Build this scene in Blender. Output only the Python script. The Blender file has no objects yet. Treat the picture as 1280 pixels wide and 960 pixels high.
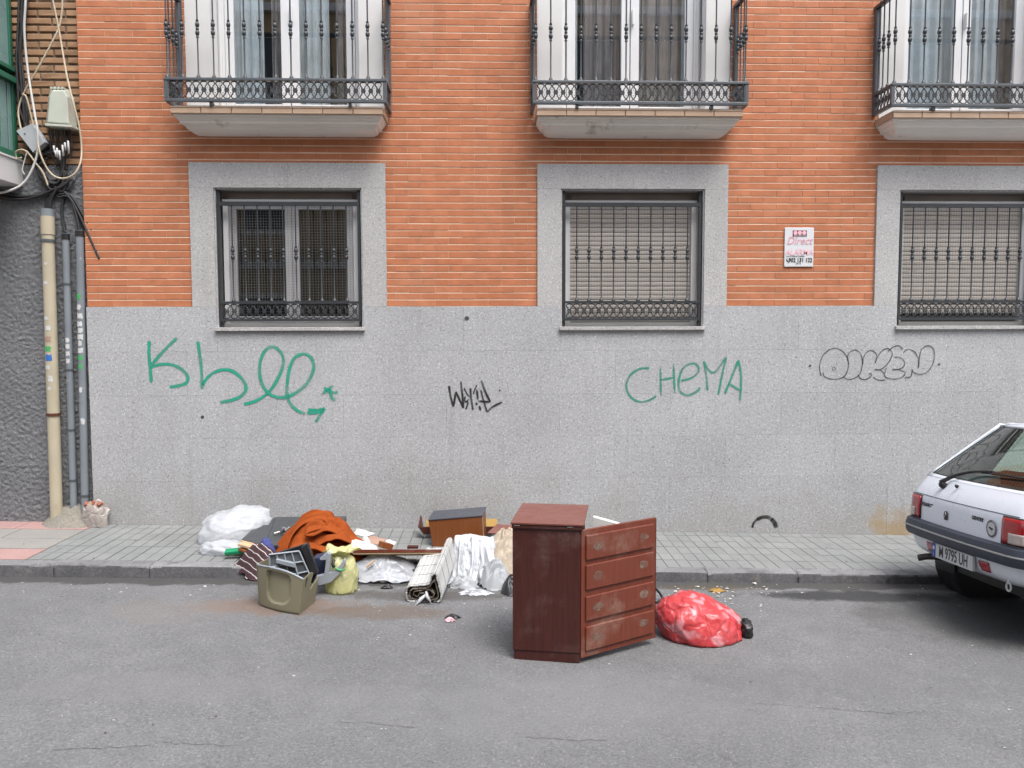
import bpy, bmesh, math, random
from mathutils import Vector, Matrix, noise, Euler
C = bpy.context.scene.collection
SC = bpy.context.scene
rnd = random.Random(7)
PI = math.pi

# ---------------------------------------------------------------- camera
CAM_H, FPX = 1.92, 1000.0
PITCH, YAW, ROLL = math.atan(.067), math.radians(1.9), .0025
D = 7.35                                    # distance of the brick facade
Fv = Vector((math.sin(YAW)*math.cos(PITCH), math.cos(YAW)*math.cos(PITCH), -math.sin(PITCH)))
R0 = Vector((math.cos(YAW), -math.sin(YAW), 0))
U0 = R0.cross(Fv)
Rv = R0*math.cos(ROLL) - U0*math.sin(ROLL)
Uv = U0*math.cos(ROLL) + R0*math.sin(ROLL)
cam = bpy.data.cameras.new('camera')
cam.sensor_width = 36; cam.lens = FPX/1280*36; cam.clip_end = 500; cam.clip_start = .05
cob = bpy.data.objects.new('camera', cam); C.objects.link(cob)
m3 = Matrix((Rv, Uv, -Fv)).transposed()
cob.matrix_world = Matrix.Translation((0, 0, CAM_H)) @ m3.to_4x4()
SC.camera = cob

# ---------------------------------------------------------------- sky, sun, exposure
SUN_EL, SUN_AZ = math.radians(63), math.radians(150)     # azimuth clockwise from +Y: behind the viewer, to the right
w = bpy.data.worlds.new('World'); SC.world = w; w.use_nodes = True
nt = w.node_tree; nt.nodes.clear()
sky = nt.nodes.new('ShaderNodeTexSky'); sky.sky_type = 'NISHITA'; sky.sun_disc = False
sky.sun_elevation = SUN_EL; sky.sun_rotation = SUN_AZ; sky.dust_density = 3.0
hs = nt.nodes.new('ShaderNodeHueSaturation'); hs.inputs['Saturation'].default_value = .48
bg = nt.nodes.new('ShaderNodeBackground'); bg.inputs[1].default_value = .15
wo = nt.nodes.new('ShaderNodeOutputWorld')
nt.links.new(sky.outputs[0], hs.inputs['Color']); nt.links.new(hs.outputs[0], bg.inputs[0]); nt.links.new(bg.outputs[0], wo.inputs[0])
sl = bpy.data.lights.new('sun', 'SUN'); sl.energy = 1.3; sl.angle = math.radians(32); sl.color = (1, .97, .93)
so = bpy.data.objects.new('sun', sl); C.objects.link(so)
sd = Vector((math.sin(SUN_AZ)*math.cos(SUN_EL), math.cos(SUN_AZ)*math.cos(SUN_EL), math.sin(SUN_EL)))
so.rotation_euler = sd.to_track_quat('Z', 'Y').to_euler(); so.location = sd*30
SC.view_settings.view_transform = 'Standard'; SC.view_settings.look = 'None'
SC.view_settings.exposure = 1.45; SC.view_settings.gamma = 1

# ---------------------------------------------------------------- measuring: sight line through a point of the 1280 x 960 photograph
def ray(px, py):
    return Fv + Rv*((px-640)/FPX) + Uv*((480-py)/FPX)
def at(px, py, Y):                          # the point of that sight line at depth Y
    d = ray(px, py); return Vector((d.x*Y/d.y, Y, CAM_H + d.z*Y/d.y))
def gz_road(x): return -.002 - .0215*x
def gz_pave(x): return .074 - .0245*x
KERB_Y = 6.07
def gz(x, y):
    return gz_pave(x) if y > KERB_Y else gz_road(x)
def gz_soft(x, y, s=.05):
    t = max(0, min(1, (y-KERB_Y+s)/(2*s))); t = t*t*(3-2*t)
    return gz_road(x)*(1-t) + gz_pave(x)*t
def hit(px, py, z0, g):
    d = ray(px, py); t = (CAM_H-z0)/(-d.z+g*d.x); return Vector((d.x*t, d.y*t, CAM_H+d.z*t))
def RP(px, py, h=0): return hit(px, py, -.002+h, -.0215)
def PP(px, py, h=0): return hit(px, py, .074+h, -.0245)

# ---------------------------------------------------------------- mesh helpers
class MB:
    def __init__(s): s.v = []; s.f = []; s.m = []
    def add(s, vs, fs, mi=0):
        b = len(s.v); s.v += [tuple(p) for p in vs]
        for f in fs: s.f.append(tuple(b+i for i in f)); s.m.append(mi)
        return s
    def hexa(s, p, mi=0):                   # 8 corners: bottom ring, top ring
        return s.add(p, [(3,2,1,0),(4,5,6,7),(0,1,5,4),(1,2,6,5),(2,3,7,6),(3,0,4,7)], mi)
    def box(s, x0, x1, y0, y1, z0, z1, mi=0):
        return s.hexa([(x0,y0,z0),(x1,y0,z0),(x1,y1,z0),(x0,y1,z0),(x0,y0,z1),(x1,y0,z1),(x1,y1,z1),(x0,y1,z1)], mi)
    def obox(s, M, sx, sy, sz, mi=0):       # box centred at M
        p = [M @ Vector((a*sx/2, b*sy/2, c*sz/2)) for c in (-1,1) for a, b in ((-1,-1),(1,-1),(1,1),(-1,1))]
        return s.hexa(p, mi)
    def tube(s, pts, r, n=6, caps=True, mi=0, flat=1.0):
        pts = [Vector(p) for p in pts]; N = len(pts); vs = []; fs = []
        rs = r if isinstance(r, (list, tuple)) else [r]*N
        t = (pts[1]-pts[0]).normalized()
        a = t.orthogonal().normalized()
        for i, p in enumerate(pts):
            t = (pts[min(i+1, N-1)]-pts[max(i-1, 0)])
            t = t.normalized() if t.length > 1e-9 else Vector((0,0,1))
            a = (a - t*a.dot(t)); a = a.normalized() if a.length > 1e-6 else t.orthogonal().normalized()
            b = t.cross(a)
            for k in range(n):
                q = 2*PI*(k+.5)/n; vs.append(p + a*math.cos(q)*rs[i] + b*math.sin(q)*rs[i]*flat)
        for i in range(N-1):
            for k in range(n):
                k2 = (k+1) % n; fs.append((i*n+k, i*n+k2, (i+1)*n+k2, (i+1)*n+k))
        if caps: fs.append(tuple(range(n))[::-1]); fs.append(tuple((N-1)*n+k for k in range(n)))
        return s.add(vs, fs, mi)
    def lathe(s, prof, n=10, M=Matrix(), mi=0):   # prof: (r, z)
        vs = []; fs = []
        for r, z in prof:
            for k in range(n): q = 2*PI*k/n; vs.append(M @ Vector((r*math.cos(q), r*math.sin(q), z)))
        for i in range(len(prof)-1):
            for k in range(n):
                k2 = (k+1) % n; fs.append((i*n+k, i*n+k2, (i+1)*n+k2, (i+1)*n+k))
        fs.append(tuple(range(n))[::-1]); fs.append(tuple((len(prof)-1)*n+k for k in range(n)))
        return s.add(vs, fs, mi)
    def prism(s, poly, off, mi=0):          # 3d polygon extruded by the vector off
        off = Vector(off); n = len(poly); vs = [Vector(p) for p in poly] + [Vector(p)+off for p in poly]
        fs = [tuple(range(n)), tuple(range(2*n-1, n-1, -1))] + [(i, i+n, (i+1) % n + n, (i+1) % n) for i in range(n)]
        return s.add(vs, fs, mi)
    def grid(s, fn, nu, nv, mi=0, closed_u=False):
        vs = []; fs = []; cu = nu if closed_u else nu+1
        for j in range(nv+1):
            for i in range(cu): vs.append(fn(i/nu, j/nv))
        for j in range(nv):
            for i in range(nu):
                i2 = (i+1) % cu; fs.append((j*cu+i, j*cu+i2, (j+1)*cu+i2, (j+1)*cu+i))
        return s.add(vs, fs, mi)
    def mesh(s, name, mats, smooth=False, fix=False):
        me = bpy.data.meshes.new(name); me.from_pydata(s.v, [], s.f)
        for m in (mats if isinstance(mats, (list, tuple)) else [mats]): me.materials.append(m)
        me.polygons.foreach_set('material_index', s.m)
        if fix:
            bm = bmesh.new(); bm.from_mesh(me); bmesh.ops.recalc_face_normals(bm, faces=bm.faces); bm.to_mesh(me); bm.free()
        if smooth:
            me.polygons.foreach_set('use_smooth', [True]*len(me.polygons))
            if smooth != True: me.set_sharp_from_angle(angle=math.radians(smooth))
        me.update(); return me

ROOTM = {}
def link(name, me, parent=None, label=None, bevel=0, solid=0, sub=0):
    o = bpy.data.objects.new(name, me); C.objects.link(o)
    if parent is not None:
        o.parent = parent
        if parent.name in ROOTM: o.matrix_parent_inverse = ROOTM[parent.name].inverted()
    if label: o['label'] = label
    if solid:
        md = o.modifiers.new('thickness', 'SOLIDIFY'); md.thickness = solid; md.offset = 0
    if sub:
        md = o.modifiers.new('smooth', 'SUBSURF'); md.levels = sub; md.render_levels = sub
    if bevel:
        md = o.modifiers.new('bevel', 'BEVEL'); md.width = bevel; md.segments = 2; md.limit_method = 'ANGLE'; md.angle_limit = math.radians(40)
    return o
def build(mb, name, mats, parent=None, smooth=False, **k):
    fix = k.pop('fix', False)
    return link(name, mb.mesh(name, mats, smooth, fix), parent, **k)
def tag(o, label=None, cat=None, group=None, kind=None):
    if label: o['label'] = label
    if cat: o['category'] = cat
    if group: o['group'] = group
    if kind: o['kind'] = kind
    return o
def thing(name, label, cat, loc=(0,0,0), rot=(0,0,0), group=None):   # parts may be made in place: the parent inverse keeps them there
    o = bpy.data.objects.new(name, None); C.objects.link(o); o.empty_display_size = .1
    o.location = loc; o.rotation_euler = rot
    ROOTM[o.name] = Matrix.Translation(loc) @ Euler(rot).to_matrix().to_4x4()
    return tag(o, label, cat, group)
def spline(pts, k=6):                       # Catmull-Rom through 2d or 3d points
    P = [Vector(p) for p in pts]
    if len(P) < 3: return [P[0].lerp(P[-1], i/4) for i in range(5)]
    out = []
    for i in range(len(P)-1):
        a = P[max(i-1,0)]; b = P[i]; c = P[i+1]; d = P[min(i+2,len(P)-1)]
        for j in range(k):
            t = j/k; out.append(.5*((2*b)+(c-a)*t+(2*a-5*b+4*c-d)*t*t+(3*b-a-3*c+d)*t**3))
    out.append(P[-1]); return out
def ns(x, y, z=0): return noise.noise(Vector((x, y, z)))
def ridge(x, y, z, o=3):
    s = 0; a = 1; t = 0
    for i in range(o):
        q = noise.noise(Vector((x, y, z))); s += a*(1.1-2*math.sqrt(q*q+.008)); t += a; a *= .5; x *= 2.03; y *= 2.03; z = z*2.03+7.1
    return s/t

# ---------------------------------------------------------------- materials
def nodes(name):
    m = bpy.data.materials.new(name); m.use_nodes = True
    t = m.node_tree; b = t.nodes['Principled BSDF']
    return m, t, b
def N(t, typ, **k):
    n = t.nodes.new('ShaderNode'+typ)
    for a, v in k.items():
        if a.startswith('i_'): n.inputs[a[2:].replace('_', ' ')].default_value = v
        else: setattr(n, a, v)
    return n
def ramp(t, src, stops):
    r = N(t, 'ValToRGB'); e = r.color_ramp.elements
    while len(e) < len(stops): e.new(.5)
    for x, (p, c) in zip(e, stops): x.position = p; x.color = (*c, 1) if len(c) == 3 else c
    t.links.new(src, r.inputs[0]); return r
def g(v): return (v, v, v)
def noi(t, co, scale, detail=4, rough=.55):
    n = N(t, 'TexNoise'); n.inputs['Scale'].default_value = scale; n.inputs['Detail'].default_value = detail; n.inputs['Roughness'].default_value = rough
    t.links.new(co, n.inputs['Vector']); return n.outputs[0]
def mixc(t, fac, a, b, blend='MIX'):
    n = N(t, 'Mix', data_type='RGBA', blend_type=blend)
    for sock, v in ((n.inputs[0], fac), (n.inputs[6], a), (n.inputs[7], b)):
        if isinstance(v, (int, float)): sock.default_value = v
        elif isinstance(v, tuple): sock.default_value = (*v, 1) if len(v) == 3 else v
        else: t.links.new(v, sock)
    return n.outputs[2]
def math_(t, op, a, b=0, c=0):
    n = N(t, 'Math', operation=op)
    for s, v in zip(n.inputs, (a, b, c)):
        if isinstance(v, (int, float)): s.default_value = v
        else: t.links.new(v, s)
    return n.outputs[0]
def bump(t, b, h, dist=.002, st=1.0):
    n = N(t, 'Bump'); n.inputs['Strength'].default_value = st; n.inputs['Distance'].default_value = dist
    t.links.new(h, n.inputs['Height']); t.links.new(n.outputs[0], b.inputs['Normal'])
def coords(t, world=False):
    if world: return N(t, 'NewGeometry').outputs['Position']
    return N(t, 'TexCoord').outputs['Object']
def mat(name, c1, c2=None, rough=.6, sc=6, fine=0, bmp=0, bsc=60, metal=0, spec=.4, world=False, rvar=0, wear=None, wsc=12, wlo=.58, wwid=.08, coat=0):
    m, t, b = nodes(name); co = coords(t, world)
    c2 = c2 or tuple(x*.8 for x in c1)
    n1 = noi(t, co, sc, 5)
    col = mixc(t, ramp(t, n1, [(.3, g(0)), (.7, g(1))]).outputs[0], c1, c2)
    if fine:
        f = noi(t, co, bsc*1.3, 3, .7)
        col = mixc(t, fine, col, ramp(t, f, [(.25, g(.15)), (.75, g(1))]).outputs[0], 'OVERLAY')
    if rvar:
        oi = N(t, 'ObjectInfo').outputs['Random']
        hv = N(t, 'HueSaturation'); t.links.new(col, hv.inputs['Color'])
        t.links.new(math_(t, 'MULTIPLY_ADD', oi, rvar, 1-rvar/2), hv.inputs['Value']); col = hv.outputs[0]
    if wear:
        wn = noi(t, co, wsc, 8, .7)
        col = mixc(t, ramp(t, wn, [(wlo, g(0)), (wlo+wwid, g(1))]).outputs[0], col, wear)
    t.links.new(col, b.inputs['Base Color'])
    rr = noi(t, co, sc*3, 4); t.links.new(math_(t, 'MULTIPLY_ADD', rr, .3, rough-.15), b.inputs['Roughness'])
    b.inputs['Metallic'].default_value = metal; b.inputs['Specular IOR Level'].default_value = spec
    if coat: b.inputs['Coat Weight'].default_value = coat; b.inputs['Coat Roughness'].default_value = .08
    if bmp: bump(t, b, noi(t, co, bsc, 6, .65), bmp)
    return m

def granite_mat(name, lo, mid, hi, dirt=False, rvar=.06):
    m, t, b = nodes(name); co = coords(t, True)
    f1 = noi(t, co, 82, 2, .8); f2 = noi(t, co, 46, 2, .6); big = noi(t, co, 1.1, 4)
    mixn = math_(t, 'MULTIPLY_ADD', f2, .35, math_(t, 'MULTIPLY', f1, .65))
    col = ramp(t, mixn, [(.32, lo), (.44, mid), (.54, mid), (.70, hi)]).outputs[0]
    col = mixc(t, .35, col, ramp(t, big, [(.3, g(.38)), (.7, g(.62))]).outputs[0], 'OVERLAY')
    if rvar:
        oi = N(t, 'ObjectInfo').outputs['Random']; hv = N(t, 'HueSaturation'); t.links.new(col, hv.inputs['Color'])
        t.links.new(math_(t, 'MULTIPLY_ADD', oi, rvar, 1-rvar/2), hv.inputs['Value']); col = hv.outputs[0]
    if dirt:
        sx = N(t, 'SeparateXYZ'); t.links.new(co, sx.inputs[0])
        hgt = math_(t, 'MULTIPLY_ADD', sx.outputs[0], .0245, sx.outputs[2])     # height over the pavement
        d = noi(t, co, 2.2, 8, .68)
        mk = math_(t, 'SUBTRACT', math_(t, 'ADD', d, .05), math_(t, 'MULTIPLY', hgt, .42))
        col = mixc(t, math_(t, 'MULTIPLY', ramp(t, mk, [(.30, g(0)), (.55, g(1))]).outputs[0], .32), col, (.18, .165, .13))
        # rust stain by the car, splash marks
        v = N(t, 'VectorMath', operation='DISTANCE'); t.links.new(co, v.inputs[0]); v.inputs[1].default_value = (3.86, D-.02, .02)
        k = math_(t, 'MULTIPLY', ramp(t, math_(t, 'SUBTRACT', math_(t, 'ADD', d, .1), math_(t, 'MULTIPLY', v.outputs[1], 1.1)), [(.28, g(0)), (.5, g(1))]).outputs[0], .7)
        col = mixc(t, k, col, (.30, .19, .06))
    mp = N(t, 'Mapping'); mp.inputs['Scale'].default_value = (7, 7, .55); t.links.new(co, mp.inputs[0])
    stn = ramp(t, noi(t, mp.outputs[0], 1.0, 7, .65), [(.54, g(0)), (.72, g(1))]).outputs[0]
    col = mixc(t, math_(t, 'MULTIPLY', stn, .22), col, (.17, .165, .155))
    spl = ramp(t, noi(t, co, 6, 8, .75), [(.64, g(0)), (.72, g(1))]).outputs[0]
    col = mixc(t, math_(t, 'MULTIPLY', spl, .25), col, (.15, .145, .135))
    t.links.new(col, b.inputs['Base Color']); b.inputs['Roughness'].default_value = .65
    bump(t, b, f1, .0015)
    return m

def brick_mat(name, cols, wear):
    m, t, b = nodes(name); co = coords(t, True)
    oi = N(t, 'ObjectInfo').outputs['Random']
    at_ = N(t, 'Attribute', attribute_name='tone').outputs['Fac']
    r = math_(t, 'FRACT', math_(t, 'ADD', oi, math_(t, 'MULTIPLY', at_, 1.0)))
    col = ramp(t, r, [(0, cols[0]), (.35, cols[1]), (.7, cols[2]), (1, cols[3])]).outputs[0]
    n1 = noi(t, co, 9, 6, .6)
    col = mixc(t, .5, col, ramp(t, n1, [(.3, g(.36)), (.7, g(.62))]).outputs[0], 'OVERLAY')
    n2 = noi(t, co, 1.3, 7, .7)
    col = mixc(t, math_(t, 'MULTIPLY', ramp(t, n2, [(.55, g(0)), (.8, g(1))]).outputs[0], .4), col, wear)
    mp = N(t, 'Mapping'); mp.inputs['Scale'].default_value = (5, 5, .7); t.links.new(co, mp.inputs[0])
    col = mixc(t, math_(t, 'MULTIPLY', ramp(t, noi(t, mp.outputs[0], 1.0, 7, .65), [(.52, g(0)), (.75, g(1))]).outputs[0], .35), col, (.27, .115, .06))
    n3 = noi(t, co, 140, 3, .7)
    col = mixc(t, .25, col, ramp(t, n3, [(.3, g(.25)), (.7, g(.75))]).outputs[0], 'OVERLAY')
    t.links.new(col, b.inputs['Base Color']); b.inputs['Roughness'].default_value = .75; b.inputs['Specular IOR Level'].default_value = .3
    bump(t, b, n3, .0012)
    return m

def asphalt_mat():
    m, t, b = nodes('asphalt'); co = coords(t, True)
    sx = N(t, 'SeparateXYZ'); t.links.new(co, sx.inputs[0]); X, Y = sx.outputs[0], sx.outputs[1]
    f = noi(t, co, 105, 3, .85); f2 = noi(t, co, 60, 2, .7); mid = noi(t, co, 6, 6, .6); big = noi(t, co, .7, 5, .6)
    col = ramp(t, math_(t, 'MULTIPLY_ADD', f2, .4, math_(t, 'MULTIPLY', f, .6)), [(.33, g(.06)), (.44, (.118,.119,.122)), (.56, (.146,.147,.150)), (.68, (.27,.27,.275))]).outputs[0]
    col = mixc(t, .4, col, ramp(t, mid, [(.3, g(.40)), (.7, g(.58))]).outputs[0], 'OVERLAY')
    col = mixc(t, .55, col, ramp(t, big, [(.35, g(.40)), (.65, g(.60))]).outputs[0], 'OVERLAY')
    # loose dirt lying along the gutter
    wob = noi(t, co, 3.5, 6, .7)
    e = math_(t, 'MULTIPLY_ADD', wob, .30, Y)
    col = mixc(t, math_(t, 'MULTIPLY', ramp(t, math_(t, 'SUBTRACT', e, 5.56), [(.48, g(0)), (.52, g(1))]).outputs[0], .8), col, (.040,.038,.036))
    # brown leak stains in front of the heap, pale patch at the left, wet black stain by the car, painted car shadow
    def blot(cx, cy, sxx, syy, c, amt, sc=5, lo=.25, hi=.6):
        nonlocal col
        dx = math_(t, 'DIVIDE', math_(t, 'SUBTRACT', X, cx), sxx); dy = math_(t, 'DIVIDE', math_(t, 'SUBTRACT', Y, cy), syy)
        r2 = math_(t, 'ADD', math_(t, 'MULTIPLY', dx, dx), math_(t, 'MULTIPLY', dy, dy))
        q = math_(t, 'SUBTRACT', math_(t, 'MULTIPLY', noi(t, co, sc, 7, .7), 1.5), math_(t, 'MULTIPLY', r2, .6))
        col = mixc(t, math_(t, 'MULTIPLY', ramp(t, q, [(lo, g(0)), (hi, g(1))]).outputs[0], amt), col, c)
    blot(-1.45, 5.45, .75, .22, (.16,.10,.07), .6)
    blot(-.75, 5.35, .6, .18, (.11,.08,.06), .6)
    blot(-2.1, 5.35, .6, .3, (.165,.145,.135), .35)
    blot(-.4, 5.7, .8, .16, (.05,.045,.04), .6)
    blot(.4, 4.0, 1.6, .5, (.17,.17,.172), .35, 2)
    blot(2.2, 4.3, 1.3, .35, (.10,.10,.10), .3, 2.5)
    blot(-1.6, 4.2, 1.2, .25, (.165,.163,.16), .35, 3)
    blot(1.05, 5.3, .7, .35, (.105,.105,.105), .35, 3)
    blot(1.75, 5.93, .5, .10, (.075,.065,.05), .8, 3)
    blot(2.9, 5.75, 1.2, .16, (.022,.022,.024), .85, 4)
    blot(3.6, 5.3, 1.3, .6, (.05,.05,.05), .6, 2)  # shadow of the car's tail, painted into the asphalt colour
    t.links.new(col, b.inputs['Base Color'])
    b.inputs['Roughness'].default_value = .8; b.inputs['Specular IOR Level'].default_value = .3
    bump(t, b, math_(t, 'MULTIPLY_ADD', f2, .5, f), .004)
    return m

def wood_mat(name, c1, c2, scuff=None, rough=.48, zs=1.0):
    m, t, b = nodes(name); co = coords(t)
    mp = N(t, 'Mapping'); mp.inputs['Scale'].default_value = (60, 60, 3*zs); t.links.new(co, mp.inputs[0])
    n1 = noi(t, mp.outputs[0], 1.0, 6, .6)
    col = mixc(t, ramp(t, n1, [(.35, g(0)), (.65, g(1))]).outputs[0], c1, c2)
    if scuff:
        s = noi(t, co, 3.5, 5, .6); s2 = noi(t, co, 30, 6, .75)
        k = math_(t, 'MULTIPLY', ramp(t, s, [(.52, g(0)), (.66, g(1))]).outputs[0], ramp(t, s2, [(.30, g(0)), (.80, g(1))]).outputs[0])
        col = mixc(t, math_(t, 'MULTIPLY', k, .6), col, scuff)
    t.links.new(col, b.inputs['Base Color'])
    t.links.new(math_(t, 'MULTIPLY_ADD', noi(t, co, 14, 5), .3, rough-.15), b.inputs['Roughness'])
    b.inputs['Specular IOR Level'].default_value = .4
    bump(t, b, n1, .0006)
    return m
def bag_mat(name, c1, c2, trans=.4, rough=.3, wear=None, bsc=26, bd=.006):
    m, t, b = nodes(name); co = coords(t)
    n1 = noi(t, co, 9, 5)
    col = mixc(t, ramp(t, n1, [(.35, g(0)), (.65, g(1))]).outputs[0], c1, c2)
    if wear:
        v = N(t, 'TexVoronoi', feature='SMOOTH_F1'); v.inputs['Scale'].default_value = 13
        dn = N(t, 'VectorMath', operation='ADD'); t.links.new(co, dn.inputs[0])
        nz = N(t, 'TexNoise'); nz.inputs['Scale'].default_value = 6; t.links.new(co, nz.inputs[0])
        sc_ = N(t, 'VectorMath', operation='SCALE'); t.links.new(nz.outputs[1], sc_.inputs[0]); sc_.inputs['Scale'].default_value = .12
        t.links.new(sc_.outputs[0], dn.inputs[1]); t.links.new(dn.outputs[0], v.inputs[0])
        big = noi(t, co, 5.0, 3)
        k = math_(t, 'MULTIPLY', ramp(t, v.outputs[0], [(.30, g(1)), (.40, g(0))]).outputs[0], ramp(t, big, [(.46, g(0)), (.53, g(1))]).outputs[0])
        col = mixc(t, math_(t, 'MULTIPLY', k, .75), col, wear)
    t.links.new(col, b.inputs['Base Color']); b.inputs['Roughness'].default_value = rough
    b.inputs['Specular IOR Level'].default_value = .5
    rg_ = N(t, 'TexNoise', noise_type='RIDGED_MULTIFRACTAL'); rg_.inputs['Scale'].default_value = bsc*.42; rg_.inputs['Detail'].default_value = 3; rg_.inputs['Roughness'].default_value = .55; rg_.inputs['Distortion'].default_value = .6
    t.links.new(co, rg_.inputs['Vector'])
    wz = N(t, 'TexNoise'); wz.inputs['Scale'].default_value = 5; t.links.new(co, wz.inputs[0])
    ws = N(t, 'VectorMath', operation='MULTIPLY_ADD'); t.links.new(wz.outputs[1], ws.inputs[0]); ws.inputs[1].default_value = (.16, .16, .16); t.links.new(co, ws.inputs[2])
    ve = N(t, 'TexVoronoi', feature='DISTANCE_TO_EDGE'); ve.inputs['Scale'].default_value = bsc*.34; t.links.new(ws.outputs[0], ve.inputs[0])
    gro = ramp(t, ve.outputs[0], [(.0, g(0)), (.09, g(1))]).outputs[0]
    ms = N(t, 'Mapping'); ms.inputs['Rotation'].default_value = (.3, .6, .7); ms.inputs['Scale'].default_value = (34, 7, 7); t.links.new(ws.outputs[0], ms.inputs[0])
    stk_ = noi(t, ms.outputs[0], 1.0, 3, .5)
    hgt_ = math_(t, 'ADD', math_(t, 'MULTIPLY_ADD', rg_.outputs[0], .35, math_(t, 'MULTIPLY', stk_, .7)), math_(t, 'MULTIPLY', gro, .45))
    bump(t, b, hgt_, bd*1.0)
    tr = N(t, 'BsdfTranslucent'); t.links.new(col, tr.inputs[0])
    mx = N(t, 'MixShader'); mx.inputs[0].default_value = trans
    t.links.new(b.outputs[0], mx.inputs[1]); t.links.new(tr.outputs[0], mx.inputs[2])
    t.links.new(mx.outputs[0], t.nodes['Material Output'].inputs[0])
    return m
def glass_mat(name, tint=(1,1,1), refl=1.0, rough=0.0, ior=1.5):
    m, t, b = nodes(name); t.nodes.remove(b)
    tr = N(t, 'BsdfTransparent'); tr.inputs[0].default_value = (*tint, 1)
    gl = N(t, 'BsdfGlossy'); gl.inputs['Roughness'].default_value = rough
    ge = N(t, 'NewGeometry'); dp = N(t, 'VectorMath', operation='DOT_PRODUCT'); t.links.new(ge.outputs['Incoming'], dp.inputs[0]); t.links.new(ge.outputs['Normal'], dp.inputs[1])
    k = math_(t, 'POWER', math_(t, 'SUBTRACT', 1.0, math_(t, 'ABSOLUTE', dp.outputs['Value'])), 5.0)
    mx = N(t, 'MixShader'); t.links.new(math_(t, 'MINIMUM', math_(t, 'MULTIPLY', math_(t, 'MULTIPLY_ADD', k, .955, .045), refl), 1.0), mx.inputs[0])
    t.links.new(tr.outputs[0], mx.inputs[1]); t.links.new(gl.outputs[0], mx.inputs[2])
    t.links.new(mx.outputs[0], t.nodes['Material Output'].inputs[0])
    return m
def paint_mat(name, col, lo=.3, hi=.45, sc=120, dens=True):            # spray paint: the stone shows through where it is thin
    m, t, b = nodes(name); co = coords(t, True)
    b.inputs['Base Color'].default_value = (*col, 1); b.inputs['Roughness'].default_value = .6
    de = N(t, 'Attribute', attribute_name='dens').outputs['Fac']
    a = ramp(t, math_(t, 'MULTIPLY_ADD', noi(t, co, 7, 3), .35, math_(t, 'MULTIPLY', noi(t, co, sc, 3, .8), .65)), [(lo, g(.30)), (hi, g(1))]).outputs[0]
    a = math_(t, 'MULTIPLY', a, de) if dens else a
    tr = N(t, 'BsdfTransparent'); mx = N(t, 'MixShader')
    t.links.new(a, mx.inputs[0]); t.links.new(tr.outputs[0], mx.inputs[1]); t.links.new(b.outputs[0], mx.inputs[2])
    t.links.new(mx.outputs[0], t.nodes['Material Output'].inputs[0])
    return m
def striped_mat(name, c1, c2, sc, thr):
    m, t, b = nodes(name); co = coords(t)
    wv = N(t, 'TexWave', wave_type='BANDS', bands_direction='DIAGONAL'); wv.inputs['Scale'].default_value = sc; wv.inputs['Distortion'].default_value = 2.5; wv.inputs['Detail Scale'].default_value = 1.5
    t.links.new(co, wv.inputs[0])
    t.links.new(mixc(t, ramp(t, wv.outputs[1], [(thr, g(0)), (thr+.04, g(1))]).outputs[0], c1, c2), b.inputs['Base Color'])
    b.inputs['Roughness'].default_value = .85; return m

M = {}
M['granite'] = granite_mat('grey_granite', (.07,.07,.075), (.33,.335,.345), (.66,.66,.67), dirt=True)
M['granite_frame'] = granite_mat('grey_granite_trim', (.08,.08,.08), (.36,.355,.35), (.66,.65,.64))
M['kerb_face'] = mat('dark_kerb_face', (.085,.085,.09), (.06,.06,.063), .9, 4, fine=.5, bmp=.005, bsc=50, world=True, rvar=.15, wear=(.15,.145,.14), wsc=6, wlo=.58, wwid=.15)  # darker tone for the vertical faces of the kerb stones
M['brick'] = brick_mat('orange_brick', [(.385,.138,.064), (.41,.150,.072), (.43,.165,.082), (.38,.137,.063)], (.42,.23,.15))
M['old_brick'] = brick_mat('old_brown_brick', [(.27,.155,.085), (.34,.20,.115), (.38,.24,.14), (.23,.13,.075)], (.33,.26,.19))
M['mortar'] = mat('pale_mortar', (.73,.57,.44), (.63,.46,.34), .9, 3, bmp=.001, world=True)
M['dark_mortar'] = mat('grey_brown_mortar', (.20,.15,.11), (.13,.10,.075), .95, 6, bmp=.004, world=True)
M['asphalt'] = asphalt_mat()
M['stucco'] = mat('dark_grey_stucco', (.165,.17,.178), (.13,.135,.143), .9, 1.2, fine=.3, bmp=.02, bsc=28, world=True, wear=(.17,.17,.175), wsc=1.5, wlo=.6, wwid=.2)
M['tile'] = mat('grey_pavement_tile', (.185,.192,.188), (.155,.162,.16), .85, 2.5, fine=.35, bmp=.0015, bsc=110, world=True, rvar=.12, wear=(.15,.15,.145), wsc=3, wlo=.58, wwid=.15)
M['pink_tile'] = mat('pink_pavement_tile', (.33,.205,.19), (.27,.17,.16), .85, 2.5, fine=.3, bmp=.0015, bsc=110, world=True, rvar=.1, wear=(.22,.19,.18), wsc=3, wlo=.58, wwid=.15)
M['plain_tile'] = mat('plain_cement_tile', (.235,.225,.21), (.19,.185,.175), .85, 2.5, fine=.3, bmp=.0015, bsc=110, world=True, rvar=.1, wear=(.15,.14,.13), wsc=3, wlo=.58, wwid=.15)
M['bed'] = mat('sandy_joint', (.165,.166,.163), (.135,.136,.133), .95, 8, world=True)
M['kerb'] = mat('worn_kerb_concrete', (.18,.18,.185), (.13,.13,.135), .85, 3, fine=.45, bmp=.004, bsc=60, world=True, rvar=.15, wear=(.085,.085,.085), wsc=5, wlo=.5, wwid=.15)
M['plaster'] = mat('white_plaster', (.56,.55,.54), (.52,.51,.50), .8, 3, bmp=.0008, bsc=80, world=True)
M['slab'] = mat('grey_slab_plaster', (.74,.71,.66), (.66,.63,.59), .85, 3, bmp=.001, bsc=60, world=True, wear=(.33,.30,.26), wsc=4, wlo=.6, wwid=.15)
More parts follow.
